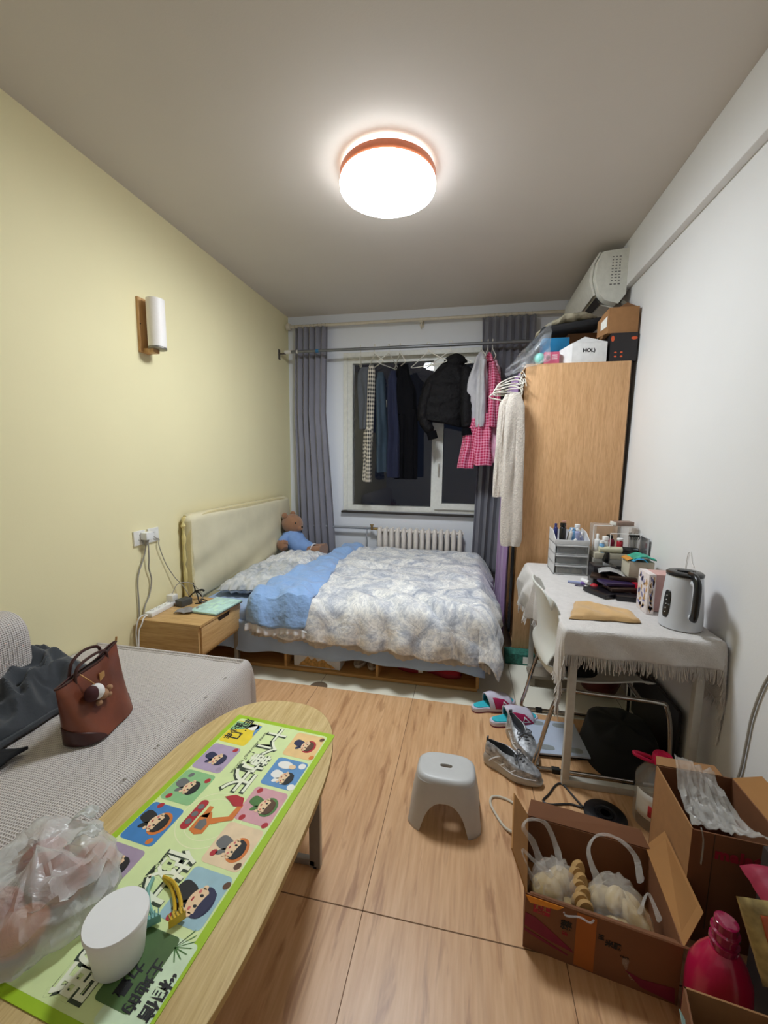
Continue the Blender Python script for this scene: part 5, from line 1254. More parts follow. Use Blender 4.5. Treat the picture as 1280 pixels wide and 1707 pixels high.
def kp(u, v):
    a = pa-.24+.48*u-.35; z = .045+.115*v; r = .0778-.045*max(0, z-.02)*.9/.2*.25-.0
    r = [.0775, .0765, .072, .067][min(3, int(z/.06))] if 0 else .0772-(z-.02)*.062
    e = min(1, 1)
    return V((kx+(r+.0012)*cos(a), ky+(r+.0012)*sin(a), TT+z))
def kpf(u, v):
    t = 2*pi*u; ru, rv = .5*v*abs(cos(t))**(2/4)*(1 if cos(t) > 0 else -1), .5*v*abs(sin(t))**(2/2.2)*(1 if sin(t) > 0 else -1)
    return kp(.5+ru, .5+rv)
link('control_panel', sheet(kpf, 36, 6), 'kettle_black', K, solid=.0015)
ic = MB()
for v in (.2, .35, .5, .65, .8):
    p_ = kp(.5, v); bx(p_+V((cos(pa-.35), sin(pa-.35), 0))*.0012, (.006, .002, .0035), mb=ic)
link('panel_symbols', ic, 'white_ink', K)
link('spout', tube([kc-hd*.055+V((0, 0, .20)), kc-hd*.075+V((0, 0, .215)), kc-hd*.080+V((0, 0, .222))], .014, n=12, taper=lambda t: 1-.3*t), 'kettle_white', K)
M('sand_cloth', 'c8a26e', .95, bump=.5, bs=200, sheen=.4, vs=14, vary=.12)
def sc_(u, v):
    a, b = u*2-1, v*2-1
    e = max(0, 1-abs(a)**5)*max(0, 1-abs(b)**5)
    x = .615+.125*a+.02*b-.02*a*b+.01*nz(b*2, 3); y = 1.935+.085*b-.022*a-.03*a*b+.012*nz(a*2, 1)
    return V((x, y, TT+.004+.026*e**.4+.010*e*(nz(x*16, y*16, 2)+.4*sin(x*60+y*30))))
mb = sheet(sc_, 44, 34); sheet(lambda u, v: V((sc_(u, v).x, sc_(u, v).y, TT+.001)), 6, 6, mb=mb)
one('folded_cloth', mb, 'sand_cloth', 'folded sand-coloured cloth lying near the front of the desk', 'cloth')
# card leaning next to the kettle
M('lily_print', 'e0d6d4', .5, vs=40, vary=.15); M('lilac_print', '8f8bb4', .5, vs=50, vary=.4); M('ochre_print', 'c99f6e', .5, vs=60, vary=.3)
t = thing('printed_tissue_box', (.81, 2.0, TT), 'flower-printed tissue pack standing left of the kettle', 'tissue pack')
link('pack', box(MB(), (.808, 1.985, TT), (.838, 2.10, TT+.185), .003), 'lily_print', t)
lp = MB(); random.seed(3)
def petals(mb, n_, m_):
    for k in range(n_):
        y = random.uniform(2.0, 2.085); z = random.uniform(.02, .165); a = random.uniform(0, 3)
        pts = [(.014*cos(q), .006*sin(q)) for q in [2*pi*i/10 for i in range(10)]]
        link('printed_petal', rings(MB(), [[V((xx, y+p[0]*cos(a)-p[1]*sin(a), TT+z+p[0]*sin(a)+p[1]*cos(a))) for p in pts] for xx in (.8078, .8072)]), m_, t)
        xq = random.uniform(.816, .830)
        link('printed_petal', rings(MB(), [[V((xq+(p[0]*cos(a)-p[1]*sin(a))*.4, yy, TT+z+p[0]*sin(a)+p[1]*cos(a))) for p in pts] for yy in (1.9848, 1.9842)]), m_, t)
petals(None, 15, 'lilac_print'); petals(None, 15, 'ochre_print')
one('pink_box', box(MB(), (.845, 2.03, TT), (.935, 2.13, TT+.175), .004), M('dusty_pink', 'c9a09a', .6), 'dusty pink box behind the kettle against the wall', 'box')
one('wall_cable', tube([(1.01, 2.12, .90), (1.01, 2.11, .985), (1.01, 2.09, 1.01), (1.01, 2.07, .97), (1.01, 2.05, .95)], .002, smooth=5), 'cable_white', 'thin white cable curling on the wall above the kettle', 'cable')
# drawers organiser
M('organiser_plastic', 'cfd0d2', .45); glassy('smoky_drawer', 'c9cdd0', .15, .45, .5)
O = thing('drawer_organiser', (.63, 2.70, TT), 'small white plastic organiser with three clear drawers at the back of the desk', 'organiser')
ox0, ox1, oy0, oy1 = .53, .725, 2.60, 2.80
m = MB()
for z in (0, .062, .124, .184): box(m, (ox0, oy0+.004, TT+z), (ox1, oy1, TT+z+.006), .001)
for x in (ox0, ox1-.006): box(m, (x, oy0+.004, TT), (x+.006, oy1, TT+.19), .001)
box(m, (ox0, oy1-.005, TT), (ox1, oy1, TT+.25), .001)
for x in (ox0, ox1-.005):
    rings(m, [[V((x+q, y, TT+z)) for y, z in ((oy0+.004, .188), (oy0+.004, .215), (oy0+.09, .255), (oy1, .262), (oy1, .188))] for q in (0, .005)])
box(m, (ox0, oy0+.002, TT+.188), (ox1, oy0+.007, TT+.215), .001)
link('case', m, 'organiser_plastic', O)
for k in range(3):
    z = TT+.007+k*.062; d = MB()
    box(d, (ox0+.012, oy0, z+.001), (ox1-.012, oy0+.004, z+.052), .001)
    dd = link('drawer', d, 'smoky_drawer', O)
    link('drawer_lip', box(MB(), (ox0+.008, oy0-.006, z+.045), (ox1-.008, oy0+.002, z+.053), .001), 'organiser_plastic', dd)
    link('drawer_contents', box(MB(), (ox0+.02, oy0+.012, z+.002), (ox1-.03-.02*k, oy1-.03, z+.03), .004), M('clutter_%d' % k, ('8d7d66', '5e5a58', '46484a')[k], .7, vs=60, vary=.5), dd)
M('lotion_white', 'e1e0de', .35); M('lotion_blue', '79aedb', .35); M('deep_blue', '2d3470', .4); M('lotion_black', '17181b', .3); M('cap_white', 'efefef', .35); M('tube_lilac', '9ba3c9', .4); M('red_jar', 'a91f2f', .35); M('rose_gold', 'c99a8c', .3, .4)
def bottle(name, x, y, z, r, h, mat, label, cat='bottle', cap='cap_white', ch=.02, cr=.6, neck=.5, tilt=(0, 0), sx=1, pump=False):
    t = thing(name, (x, y, z), label, cat); R = rotm(tilt[0], tilt[1], 0)
    def T_(mb): mb.v = [R @ p for p in mb.v]; return mb
    link('body', T_(lathe((0, 0, 0), [(r*.9, 0), (r, r*.15), (r, h-r*.5), (r*.8, h-r*.15), (r*neck, h), (r*neck, h+.004)], n=20, sx=sx)), mat, t, local=True)
    link('cap', T_(lathe((0, 0, 0), [(r*cr, h+.002), (r*cr, h+ch), (r*cr*.8, h+ch+.002), (.001, h+ch+.002)], n=18, sx=sx)), cap, t, local=True)
    if pump: link('pump', T_(tube([(0, 0, h+ch), (0, 0, h+ch+.018), (-.018, 0, h+ch+.02)], .0035, n=6)), cap, t, local=True)
    return t
OZ = TT+.191
bottle('bottle', .578, 2.645, OZ, .019, 0.098, 'lotion_black', 'black bottle with a black cap at the front of the organiser tray', cap='kettle_black', ch=.022, cr=.9)
bottle('bottle', .552, 2.72, OZ, .013, 0.085, 'deep_blue', 'small deep blue bottle at the left end of the organiser tray', cap='deep_blue')
bottle('bottle', .598, 2.72, OZ, .017, 0.111, 'rose_gold', 'bottle with rounded pink-gold top behind the black bottle', cap='rose_gold', ch=.012, cr=.8)
bottle('bottle', .612, 2.65, OZ, .013, 0.072, 'lotion_white', 'slim off-white pointed tube beside the black bottle', 'bottle', ch=.018, cr=.4, tilt=(0, 12))
bottle('bottle', .645, 2.70, OZ, .019, 0.072, 'lotion_blue', 'round sky blue bottle in the middle of the organiser tray', cap='lotion_blue', ch=.012, cr=.8)
bottle('bottle', .675, 2.71, OZ, .016, 0.085, 'lotion_white', 'white square-capped bottle right of the sky blue one', ch=.02, cr=.95)
bottle('tube', .640, 2.635, OZ, .011, 0.065, 'lotion_white', 'white leaning tube at the front of the organiser tray', 'tube', ch=.014, tilt=(0, 35))
bottle('tube', .668, 2.64, OZ, .014, 0.078, 'tube_lilac', 'lilac printed tube standing at the front of the organiser tray', 'tube', ch=.014, cr=.5, tilt=(8, -8))
bottle('tube', .695, 2.64, OZ, .013, 0.075, 'tube_lilac', 'lilac tube leaning at the right end of the organiser tray', 'tube', ch=.012, tilt=(0, -22))
# shelf of cartons beside the organiser
M('ivory_box', 'b8b2a0', .6); M('grey_card', '8d8a84', .7); M('acrylic_print', 'a8a4a0', .3); glassy('acrylic', 'e9ecec', .05, .30, .6)
one('flat_box', box(MB(), (.755, 2.60, TT), (.955, 2.80, TT+.075), .003), 'black_card', 'dark box at the bottom of the pile right of the organiser', 'box')
one('flat_box', box(MB(), (.745, 2.58, TT+.0755), (.945, 2.79, TT+.115), .003), 'grey_card', 'grey flat carton in the pile right of the organiser', 'box')
one('flat_box', box(MB(), (.75, 2.58, TT+.1155), (.94, 2.79, TT+.15), .003), 'ivory_box', 'ivory flat box on top of the pile right of the organiser', 'box')
r = thing('hair_dryer_case', (.85, 2.56, TT+.15), 'cream cylinder with a black end lying across the box pile', 'case')
link('barrel', cyl((.775, 2.60, TT+.170), (.90, 2.60, TT+.170), .019, bev=.003), M('cream_plastic', 'cfcbb0', .4), r)
link('black_end', cyl((.895, 2.60, TT+.170), (.99, 2.60, TT+.166), .021, bev=.01), 'kettle_black', r)
sh = thing('acrylic_box', (.87, 2.70, TT+.15), 'clear acrylic box of cosmetics on top of the pile, near the wardrobe', 'box')
m = MB(); az = TT+.15
for a, b in (((.77, 2.79, az), (1.0, 2.793, az+.15)), ((.77, 2.66, az), (.773, 2.79, az+.15)), ((.997, 2.66, az), (1.0, 2.79, az+.15)), ((.77, 2.66, az+.148), (1.0, 2.79, az+.151))): box(m, a, b)
link('walls', m, 'acrylic', sh)
fr_ = MB(); tube([(.755, 2.655, az), (.755, 2.655, az+.155), (.86, 2.655, az+.155)], .0025, mb=fr_, n=6); tube([(.83, 2.59, az+.03), (.83, 2.59, az+.118), (1.0, 2.59, az+.118), (1.0, 2.59, az-.02)], .0028, mb=fr_, n=6)
link('wire_frame', fr_, 'cap_white', sh)
bottle('bottle', .775, 2.64, az, .016, .075, 'lotion_white', 'white dropper bottle at the left end of the carton pile', pump=False, ch=.028, cr=.45)
bottle('bottle', .79, 2.60, az, .014, .055, 'lotion_blue', 'blue and white bottle in front of the dropper bottle', ch=.015, cr=.9)
bottle('bottle', .815, 2.625, az+.02, .018, .05, 'lotion_white', 'white wide-capped bottle with a blue base on the carton pile', cap='cap_white', ch=.022, cr=.95)
bottle('jar', .90, 2.64, az+.01, .017, .06, 'red_jar', 'red jar with a pale lid on the carton pile', 'jar', ch=.012, cr=1.0)
bottle('bottle', .86, 2.70, az, .03, .07, 'dark_red', 'dark round bottle inside the clear acrylic box', cap='kettle_black')
t = thing('brush_holder', (.965, 2.62, az), 'clear cup of brushes with a black claw clip beside the wall', 'holder')
link('cup', lathe((.965, 2.63, az+.02), [(.022, 0), (.027, .085), (.025, .085), (.020, .004)], n=24), 'acrylic', t)
hm = MB()
for k in range(7): a = k*.9; tube([(.965+.010*cos(a), 2.63+.010*sin(a), az+.025), (.965+.022*cos(a), 2.63+.022*sin(a), az+.12)], .003, mb=hm, n=6)
link('brush_handles', hm, 'dull_metal', t)
cm = MB(); bx((.962, 2.605, az+.108), (.055, .022, .016), .006, mb=cm)
for k in range(5): tube([(.942+.011*k, 2.60, az+.115), (.940+.0115*k, 2.592, az+.098), (.943+.010*k, 2.595, az+.085)], .0028, mb=cm, n=6, smooth=3)
link('claw_clip', cm, 'kettle_black', t)
one('small_box', bx((.93, 2.70, az+.165), (.10, .06, .025), .003, R=rotm(0, 0, 8)), M('taupe_box', '8a7468', .6), 'small taupe box on top of the acrylic box', 'box')
one('white_leaflet', bx((.885, 2.70, az+.163), (.05, .05, .018), .002, R=rotm(0, 6, -10)), 'paper', 'small white pack left of the taupe box on the acrylic box', 'pack')
one('mirror_stand', box(MB(), (.992, 2.50, az-.03), (1.003, 2.60, az+.11), .003), M('silver_panel', 'b4b6ba', .15, .8), 'narrow silver mirror edge standing against the wall', 'mirror')
cc = one('hair_comb', tube([(.795, 2.56, TT+.0), (.798, 2.555, TT+.04), (.80, 2.55, TT+.085)], .005), 'dull_metal', 'metal stem of the black lamp-like curler between organiser and cartons', 'curler')
one('hair_curler', tube([(.80, 2.55, TT+.085), (.803, 2.548, TT+.12), (.806, 2.545, TT+.165)], .020, n=14, taper=lambda t: .55+.5*sin(pi*min(1, t+.15))), 'kettle_black', 'dark brown rounded top of the hair tool standing right of the organiser', 'hair tool')
for (a, b, zz, m_, lb) in (((.845, 2.32), (.965, 2.43), (0, .085), 'ivory_box', 'cream carton at the bottom right of the desk clutter'), ((.845, 2.32), (.965, 2.43), (.0855, .165), 'ivory_box', 'cream carton stacked on another at the desk side of the wall')):
    one('cream_carton', box(MB(), (a[0], a[1], TT+zz[0]), (b[0], b[1], TT+zz[1]), .003), m_, lb, 'box')
fl = lambda u, v: V((.835+.05*u, 2.325+.09*v, TT+.168+.012*sin(u*3)+.003*nz(u*4, v*5)))
one('orange_wrap', sheet(fl, 6, 8), M('orange_wrap', 'c98a35', .5), 'orange wrapper on the left edge of the cream carton', 'wrapper', solid=.002)
fl = lambda u, v: V((.86+.11*u, 2.315+.10*v, TT+.175+.020*sin(pi*u)+.008*nz(u*6, v*6)))
one('green_pouch', sheet(fl, 14, 12), M('green_foil', '2ea58c', .35, vs=14, vary=.4), 'crumpled teal green pouch on the cream carton', 'pouch', solid=.005)
fl = lambda u, v: V((.855+.07*u, 2.30+.08*v, TT+.170+.014*sin(pi*u)+.006*nz(u*6, v*6, 4)))
one('blue_pouch', sheet(fl, 12, 10), M('blue_foil', '3aa0cf', .35), 'small bright blue pouch under the teal green one', 'pouch', solid=.004)
# dark make-up palettes heap
M('palette_black', '17151b', .3); M('palette_purple', '33264a', .3); M('palette_brown', '35251d', .4); M('palette_red', '9c1328', .35)
for i, (cx, cy, z, sx, sy, sz, rz, ry_, m_, lb) in enumerate((
    (.83, 2.185, .012, .17, .075, .024, -6, 0, 'palette_black', 'long glossy black case at the front of the make-up heap'),
    (.70, 2.25, .012, .10, .15, .022, 28, 0, 'palette_black', 'black case slanting at the left of the make-up heap'),
    (.80, 2.27, .035, .15, .10, .018, 8, 0, 'palette_brown', 'dark brown palette in the middle of the make-up heap'),
    (.78, 2.29, .054, .16, .09, .016, 14, 3, 'palette_purple', 'purple palette across the make-up heap'),
    (.82, 2.35, .072, .13, .09, .020, -4, 0, 'palette_brown', 'brown box upper in the make-up heap'),
    (.73, 2.36, .062, .11, .09, .016, -20, 6, 'palette_brown', 'thin brown palette at the back left of the make-up heap'),
    (.895, 2.245, .032, .07, .12, .06, 4, 0, 'palette_red', 'red box at the wall side of the make-up heap'),
    (.76, 2.46, .055, .12, .10, .11, 0, 0, 'palette_black', 'dark box behind the make-up heap'))):
    one('makeup_case', bx((cx, cy, TT+z), (sx, sy, sz), .004, R=rotm(0, ry_, rz)), m_, lb, 'case')
fl = lambda u, v: V((.70+.13*u+.02*v, 2.32+.09*v, TT+.094+.014*sin(u*pi*1.3)+.004*nz(u*5, v*4)))
one('silver_sachet', sheet(fl, 12, 10), M('silver_foil', 'cfd1d3', .3, .5, bump=.4, bs=30), 'crumpled silver white sachet on top of the make-up heap', 'sachet', solid=.003)
fl = lambda u, v: V((.755+.10*u, 2.42+.03*v, TT+.08+.05*v*(1-u)))
one('paper_triangle', sheet(fl, 6, 6), 'print_grey', 'grey printed triangular packet tip behind the silver sachet', 'packet', solid=.002)
t = thing('marker_pen', (.62, 2.43, TT), 'lilac marker pen lying left of the make-up heap', 'pen')
link('barrel', cyl((.575, 2.43, TT+.007), (.64, 2.415, TT+.007), .007, bev=.001), 'tube_lilac', t); link('cap', cyl((.64, 2.415, TT+.007), (.665, 2.41, TT+.007), .0078, bev=.001), M('violet', '6a4a9a', .4), t)
t = thing('lip_tube', (.68, 2.40, TT), 'white and red cosmetic tube leaning by the make-up heap', 'tube')
link('white_end', cyl((.652, 2.44, TT+.020), (.675, 2.385, TT+.018), .012, bev=.002), 'cap_white', t); link('red_end', ball((.685, 2.33, TT+.016), (.020, .022, .016), ns=12, amp=.2), 'print_red', t)
one('hair_tie', tube([(.625+.024*cos(a), 2.375+.011*sin(a), TT+.0035) for a in [2*pi*k/18 for k in range(18)]], .0024, n=6, closed=True), M('dark_purple', '2f2350', .6), 'thin dark purple hair tie on the tablecloth', 'hair tie')
# ---------------------------------------------------------------- floor things on the right
M('scale_glass', 'b6c2d6', .12, vary=.02); M('scale_pad', '8f9698', .35)
B = thing('bathroom_scale', (.46, 2.06, 0), 'pale blue glass bathroom scale with grey foot pads half under the desk', 'scale')
sc = [(.325, 2.20), (.60, 2.20), (.615, 1.945), (.345, 1.925)]
link('base', prism([(.335, 2.19), (.59, 2.19), (.605, 1.955), (.355, 1.935)], .003, .018), 'kettle_black', B)
link('glass_top', prism(sc, .018, .026), 'scale_glass', B)
for x, y in ((.395, 2.165), (.53, 2.165), (.415, 1.975), (.545, 1.98)): link('foot_pad', prism([(x+a, y+b) for a, b in superel(.045, .019, 3, 24)], .026, .0268), 'scale_pad', B)
M('black_suede', '0b0a0b', .95, sheen=.1, bump=.3)
def bb(th, z):
    a = th*2*pi
    rx = .165*(1-.20*z)*(1 if z < .9 else .97); ry_ = .20*(1-.1*z)
    k = 1 if z < .8 else sqrt(max(0.02, 1-((z-.8)/.2)**2))
    return V((.765+rx*abs(cos(a))**.7*(1 if cos(a) > 0 else -1)*k+.02*z, 2.035+ry_*abs(sin(a))**.75*(1 if sin(a) > 0 else -1)*k+.05*z, .001+.135*z+.015*z*nz(cos(a)*2, sin(a)*2, z*3)))
one('black_bag', rings(MB(), [[bb(k/48, i/14) for k in range(48)] for i in range(15)]), 'black_suede', 'big soft black bag lying on the floor under the desk', 'bag')
one('dark_board', box(MB(), (.965, 1.95, 0), (.98, 2.45, .30), .003), 'black_card', 'thin black board leaning under the desk by the wall', 'board')
M('maroon_bowl', '5e1f1a', .4)
one('clay_pot', lathe((.84, 2.62, 0), [(.06, 0), (.10, .03), (.12, .09), (.10, .15), (.07, .17), (.001, .17)], n=28), 'maroon_bowl', 'dark red rounded pot on the tiles behind the desk legs', 'pot')
lb_ = thing('low_bench', (.52, 2.62, 0), 'low grey wooden footrest on the tiles under the desk', 'footrest')
link('top', box(MB(), (.42, 2.58, .055), (.66, 2.70, .075), .003), M('grey_wood', '8c8171', .7), lb_)
for x in (.43, .62): link('leg', box(MB(), (x, 2.59, 0), (x+.03, 2.69, .055), .002), 'grey_wood', lb_)
# robot / speaker disc with cable
M('disc_black', '121318', .35)
Dk = thing('charging_disc', (.585, 1.63, 0), 'black round charging disc with its cable on the floor', 'charging pad')
link('disc', lathe((.585, 1.63, 0), [(.070, 0), (.078, .004), (.079, .012), (.073, .017), (.04, .020), (.038, .0185), (.001, .0185)], n=48), 'disc_black', Dk)
link('centre_ring', lathe((.585, 1.63, 0), [(.030, .0185), (.030, .0215), (.018, .0215), (.018, .0185)], n=36), 'kettle_black', Dk)
link('cord', tube([(.51, 1.655, .008), (.49, 1.70, .005), (.455, 1.77, .004), (.425, 1.76, .004), (.385, 1.70, .004), (.355, 1.66, .004), (.38, 1.645, .004), (.46, 1.665, .004), (.505, 1.655, .006)], .0042, smooth=7), 'cable_black', Dk)
link('tail_cord', tube([(.518, 1.60, .008), (.50, 1.57, .004), (.50, 1.53, .004), (.51, 1.50, .004)], .0038, smooth=6), 'cable_black', Dk)
one('white_cable', tube([(.27, 1.42, .08), (.235, 1.45, .03), (.19, 1.49, .005), (.155, 1.55, .005), (.138, 1.60, .005), (.150, 1.635, .005), (.20, 1.635, .005), (.255, 1.60, .005), (.31, 1.53, .005), (.35, 1.46, .005), (.37, 1.42, .01)], .0052, smooth=8), M('cable_cream', 'c9c0ae', .6), 'cream cable looping on the floor between stool and carton', 'cable')
one('power_cable', tube([(1.014, .55, 1.42), (1.012, .95, 1.30), (1.010, 1.25, 1.08), (1.006, 1.44, .85), (1.004, 1.525, .70), (1.001, 1.565, .55), (.999, 1.575, .42), (.997, 1.585, .30), (.995, 1.62, .18), (.993, 1.66, .10), (.99, 1.70, .02)], .0042, smooth=8), 'cable_grey', 'thick grey cord hanging down the right wall behind the cartons', 'cable')
# water jug
glassy('clear_plastic', 'e9eef0', .08, .35, .7); M('rose_plastic', 'd11a4e', .35)
jx, jy = .775, 1.645
Jg = thing('water_jug', (jx, jy, 0), 'clear water jug with bright pink cap and handle behind the tall carton', 'jug')
link('bottle', lathe((jx, jy, 0), [(.07, .0), (.082, .01), (.084, .05), (.080, .08), (.084, .11), (.080, .14), (.084, .17), (.082, .19), (.06, .225), (.028, .245), (.026, .265)], n=40), 'clear_plastic', Jg)
link('cap', lathe((jx, jy, 0), [(.030, .255), (.034, .258), (.034, .287), (.031, .293), (.020, .293), (.018, .288), (.001, .288)], n=32), 'rose_plastic', Jg)
link('handle', tube([(jx-.02, jy, .258), (jx-.05, jy-.01, .268), (jx-.095, jy-.01, .285), (jx-.10, jy, .29), (jx-.05, jy+.02, .27), (jx-.01, jy+.01, .262)], .007, smooth=5), 'rose_plastic', Jg)
def jl(u, v): a = radians(190+100*u); return V((jx+.0855*cos(a), jy+.0855*sin(a), .06+.10*v))
link('label', sheet(jl, 16, 4), 'lotion_white', Jg, solid=.0006)
def jl2(u, v): a = radians(225+28*u); return V((jx+.0865*cos(a), jy+.0865*sin(a), .075+.045*v))
link('label_mark', sheet(jl2, 8, 2), 'print_red', Jg, solid=.0006)
# ---- front carton A
M('box_brown', '7b4f32', .8, bump=.15, bs=60, vs=5, vary=.12); M('box_inner', 'a0713f', .85, vs=5, vary=.08); M('box_orange', 'a85f22', .8, vs=6, vary=.1); M('tape_orange', 'dd8a1e', .35); M('magenta_ink', '7a1836', .7); M('carton_print_red', 'a01c34', .7); M('carton_ink', '1f1a18', .7)
A0, A1, A2, A3 = V((.205, 1.10, 0)), V((.585, 1.045, 0)), V((.615, 1.325, 0)), V((.245, 1.375, 0))
HA = .178
def panel(a, b, z0, z1, t=.004, mb=None, top=None):
    """upright board from a to b"""
    d = (b-a).normalized(); n_ = V((-d.y, d.x, 0))*t; a, b = V(a), V(b)
    return rings(mb or MB(), [[a+V((0, 0, z0)), b+V((0, 0, z0)), b+V((0, 0, z1)), a+V((0, 0, z1))], [a+n_+V((0, 0, z0)), b+n_+V((0, 0, z0)), b+n_+V((0, 0, z1)), a+n_+V((0, 0, z1))]])
def flap(p0, p1, p2, p3, t=.004):
    p = [V(q) for q in (p0, p1, p2, p3)]; n_ = (p[1]-p[0]).cross(p[3]-p[0]).normalized()*t
    return rings(MB(), [p, [q+n_ for q in p]])
CA = thing('open_carton', (.41, 1.21, 0), 'open printed cardboard box holding two bags of pastry, in front on the floor', 'cardboard box')
fp = link('front_panel', panel(A0, A1, 0, HA), 'box_brown', CA)
link('right_panel', panel(A1, A2, 0, HA), 'box_brown', CA); link('back_panel', panel(A2, A3, 0, HA), 'box_brown', CA); link('left_panel', panel(A3, A0, 0, HA), 'box_brown', CA)
link('bottom_panel', prism([(p.x, p.y) for p in (A0+V((.002, .002, 0)), A1+V((-.002, .002, 0)), A2+V((-.002, -.002, 0)), A3+V((.002, -.002, 0)))], .002, .006), 'box_inner', CA)
up_ = V((0, 0, HA))
link('left_flap', flap(A0+up_, A3+up_, V((.195, 1.375, .255)), V((.165, 1.15, .262))), 'box_inner', CA)
link('right_flap', flap(A1+up_, A2+up_+V((-.01, .01, 0)), V((.668, 1.36, .222)), V((.675, 1.14, .188))), 'box_inner', CA)
link('back_flap', flap(A3+up_, A2+up_, V((.60, 1.365, HA+.028)), V((.262, 1.418, HA+.028))), 'box_brown', CA)
link('front_flap', flap(A0+up_+V((.01, 0, 0)), A1+up_+V((.015, -.004, 0)), V((.590, 1.085, HA-.035)), V((.228, 1.135, HA-.035))), 'box_brown', CA)
fd = (A1-A0).normalized(); fo = V((fd.y, -fd.x, 0))
def fp_(u, z, o=.001): return A0+fd*u+fo*o+V((0, 0, z))
def fdec(pts, mat, name, o=.0008): return link(name, rings(MB(), [[fp_(u, z, q) for u, z in pts] for q in (o, o+.0003)]), mat, fp, smooth=False)
fdec([(.002, .118), (.03, .112), (.075, .085), (.125, .052), (.135, .042), (.06, .055), (.002, .075)], 'magenta_ink', 'swoosh_print')
fdec([(.002, .066), (.05, .052), (.12, .030), (.12, .026), (.04, .045), (.002, .058)], 'magenta_ink', 'swoosh_print')
fdec([(.135, .008), (.185, .004), (.185, .174), (.135, .174)], 'box_orange', 'orange_panel')
fdec([(.26, .05), (.30, .04), (.375, .05), (.378, .005), (.30, .015)], 'magenta_ink', 'swoosh_print')
fdec([(.022, .128), (.066, .128), (.068, .166), (.024, .170)], 'carton_print_red', 'red_logo_panel')
xdv, ydv = fd, V((0, 0, 1))
text('双汇', .020, fp_(.026, .142, .0016), xdv, ydv, 'carton', fp, 'lettering', offset=.0006); text('SINCE', .007, fp_(.034, .131, .0016), xdv, ydv, 'carton', fp)
text('蒜', .030, fp_(.095, .110, .0016), xdv, ydv, 'carton_ink', fp, 'lettering', offset=.0008); text('味', .016, fp_(.10, .088, .0016), xdv, ydv, 'carton_print_red', fp)
text('玉', .016, fp_(.190, .118, .0016), xdv, ydv, 'carton_ink', fp, offset=.0006); text('米肠', .020, fp_(.208, .105, .0016), xdv, ydv, 'carton_ink', fp, offset=.0008); text('corn', .012, fp_(.245, .085, .0016), xdv, ydv, 'carton_ink', fp)
link('orange_tape', flap(fp_(.0, HA+.001, .006), fp_(.10, HA+.001, .006), fp_(.085, HA-.012, .007), fp_(.012, HA-.018, .007), .001), 'tape_orange', CA)
tt = MB(); tube([fp_(.10, HA-.006, .012), fp_(.108, HA-.012, .014), fp_(.14, HA-.004, .012), fp_(.165, HA-.008, .014), fp_(.175, HA+.002, .012)], .0025, mb=tt, smooth=4, n=6); link('torn_tape', tt, 'clear_film_dense', CA)
# bags of pastry
M('pastry', 'b48f58', .8, bump=.5, bs=40, vs=30, vary=.15); M('dough', 'c0a674', .8, bump=.6, bs=40, vs=20, vary=.12)
glassy('thin_film', 'f6f4ee', .16, .30, .3, bump=1, bs=26)
def filmbag(name, c, rx, ry_, h, seed, label, handles):
    t = thing(name, c, label, 'bag', 'pastry bags in the open carton'); c = V(c)
    def f(th, z):
        a = th*2*pi; k = (sqrt(max(0, 1-max(0, (z-.35)/.65)**1.7))*.88+.12)*(1 if z > .1 else .8+2*z)
        cr = .006*sin(a*11+z*9+seed)+.010*nz(cos(a)*4+seed, sin(a)*4, z*6)
        return c+V(((rx*k+cr)*cos(a), (ry_*k+cr)*sin(a), h*z))
    link('film', rings(MB(), [[f(k/56, i/20) for k in range(56)] for i in range(21)]), 'thin_film', t)
    for pts, w_ in handles:
        P_ = smooth_path([V(p) for p in pts], 8); mb = MB(); L_ = []
        for i, p in enumerate(P_):
            q = i/(len(P_)-1); s_ = w_*.62*(1-.5*sin(pi*q)+.25*nz(q*9, w_*50)); L_.append([p+V((cos(k*pi/3.5)*s_*.5, .35*s_*sin(k*pi/3.5), .45*s_*sin(k*pi/3.5+1)+.003*nz(i*.4, k))) for k in range(7)])
        link('bag_handle', rings(mb, L_), 'thin_film', t)
    return t
filmbag('pastry_bag', (.315, 1.20, .008), .085, .085, .17, 1, 'crinkled clear bag of round pastries at the left of the open carton', [([(.27, 1.22, .15), (.245, 1.25, .20), (.215, 1.26, .235), (.235, 1.28, .25), (.29, 1.29, .235), (.32, 1.26, .18), (.325, 1.23, .15)], .035), ([(.25, 1.16, .14), (.215, 1.18, .185), (.205, 1.20, .215), (.235, 1.19, .20), (.29, 1.18, .165)], .022)])
filmbag('pastry_bag', (.475, 1.165, .008), .085, .10, .185, 5, 'tall crinkled clear bag of dough pieces at the right of the open carton', [([(.43, 1.20, .15), (.41, 1.25, .20), (.44, 1.28, .235), (.49, 1.27, .25), (.535, 1.24, .23), (.54, 1.20, .19)], .030), ([(.52, 1.14, .15), (.55, 1.17, .18), (.565, 1.13, .15)], .022)])
bun = None
for k in range(7):
    p = (.375-.010*(k % 2), 1.135+.016*k*.9, .125+.006*k)
    if bun is None: bun = one('round_pastry', lathe((0, 0, 0), [(.01, -.009), (.022, -.008), (.027, 0), (.022, .008), (.01, .009)], n=20), 'pastry', 'round pastry in the row standing between the two film bags', 'pastry', 'round pastries in the carton', origin=(0, 0, 0)); o = bun
    else: o = dup(bun)
    o.location = p; o.rotation_euler = (radians(70), 0, radians(15+4*k))
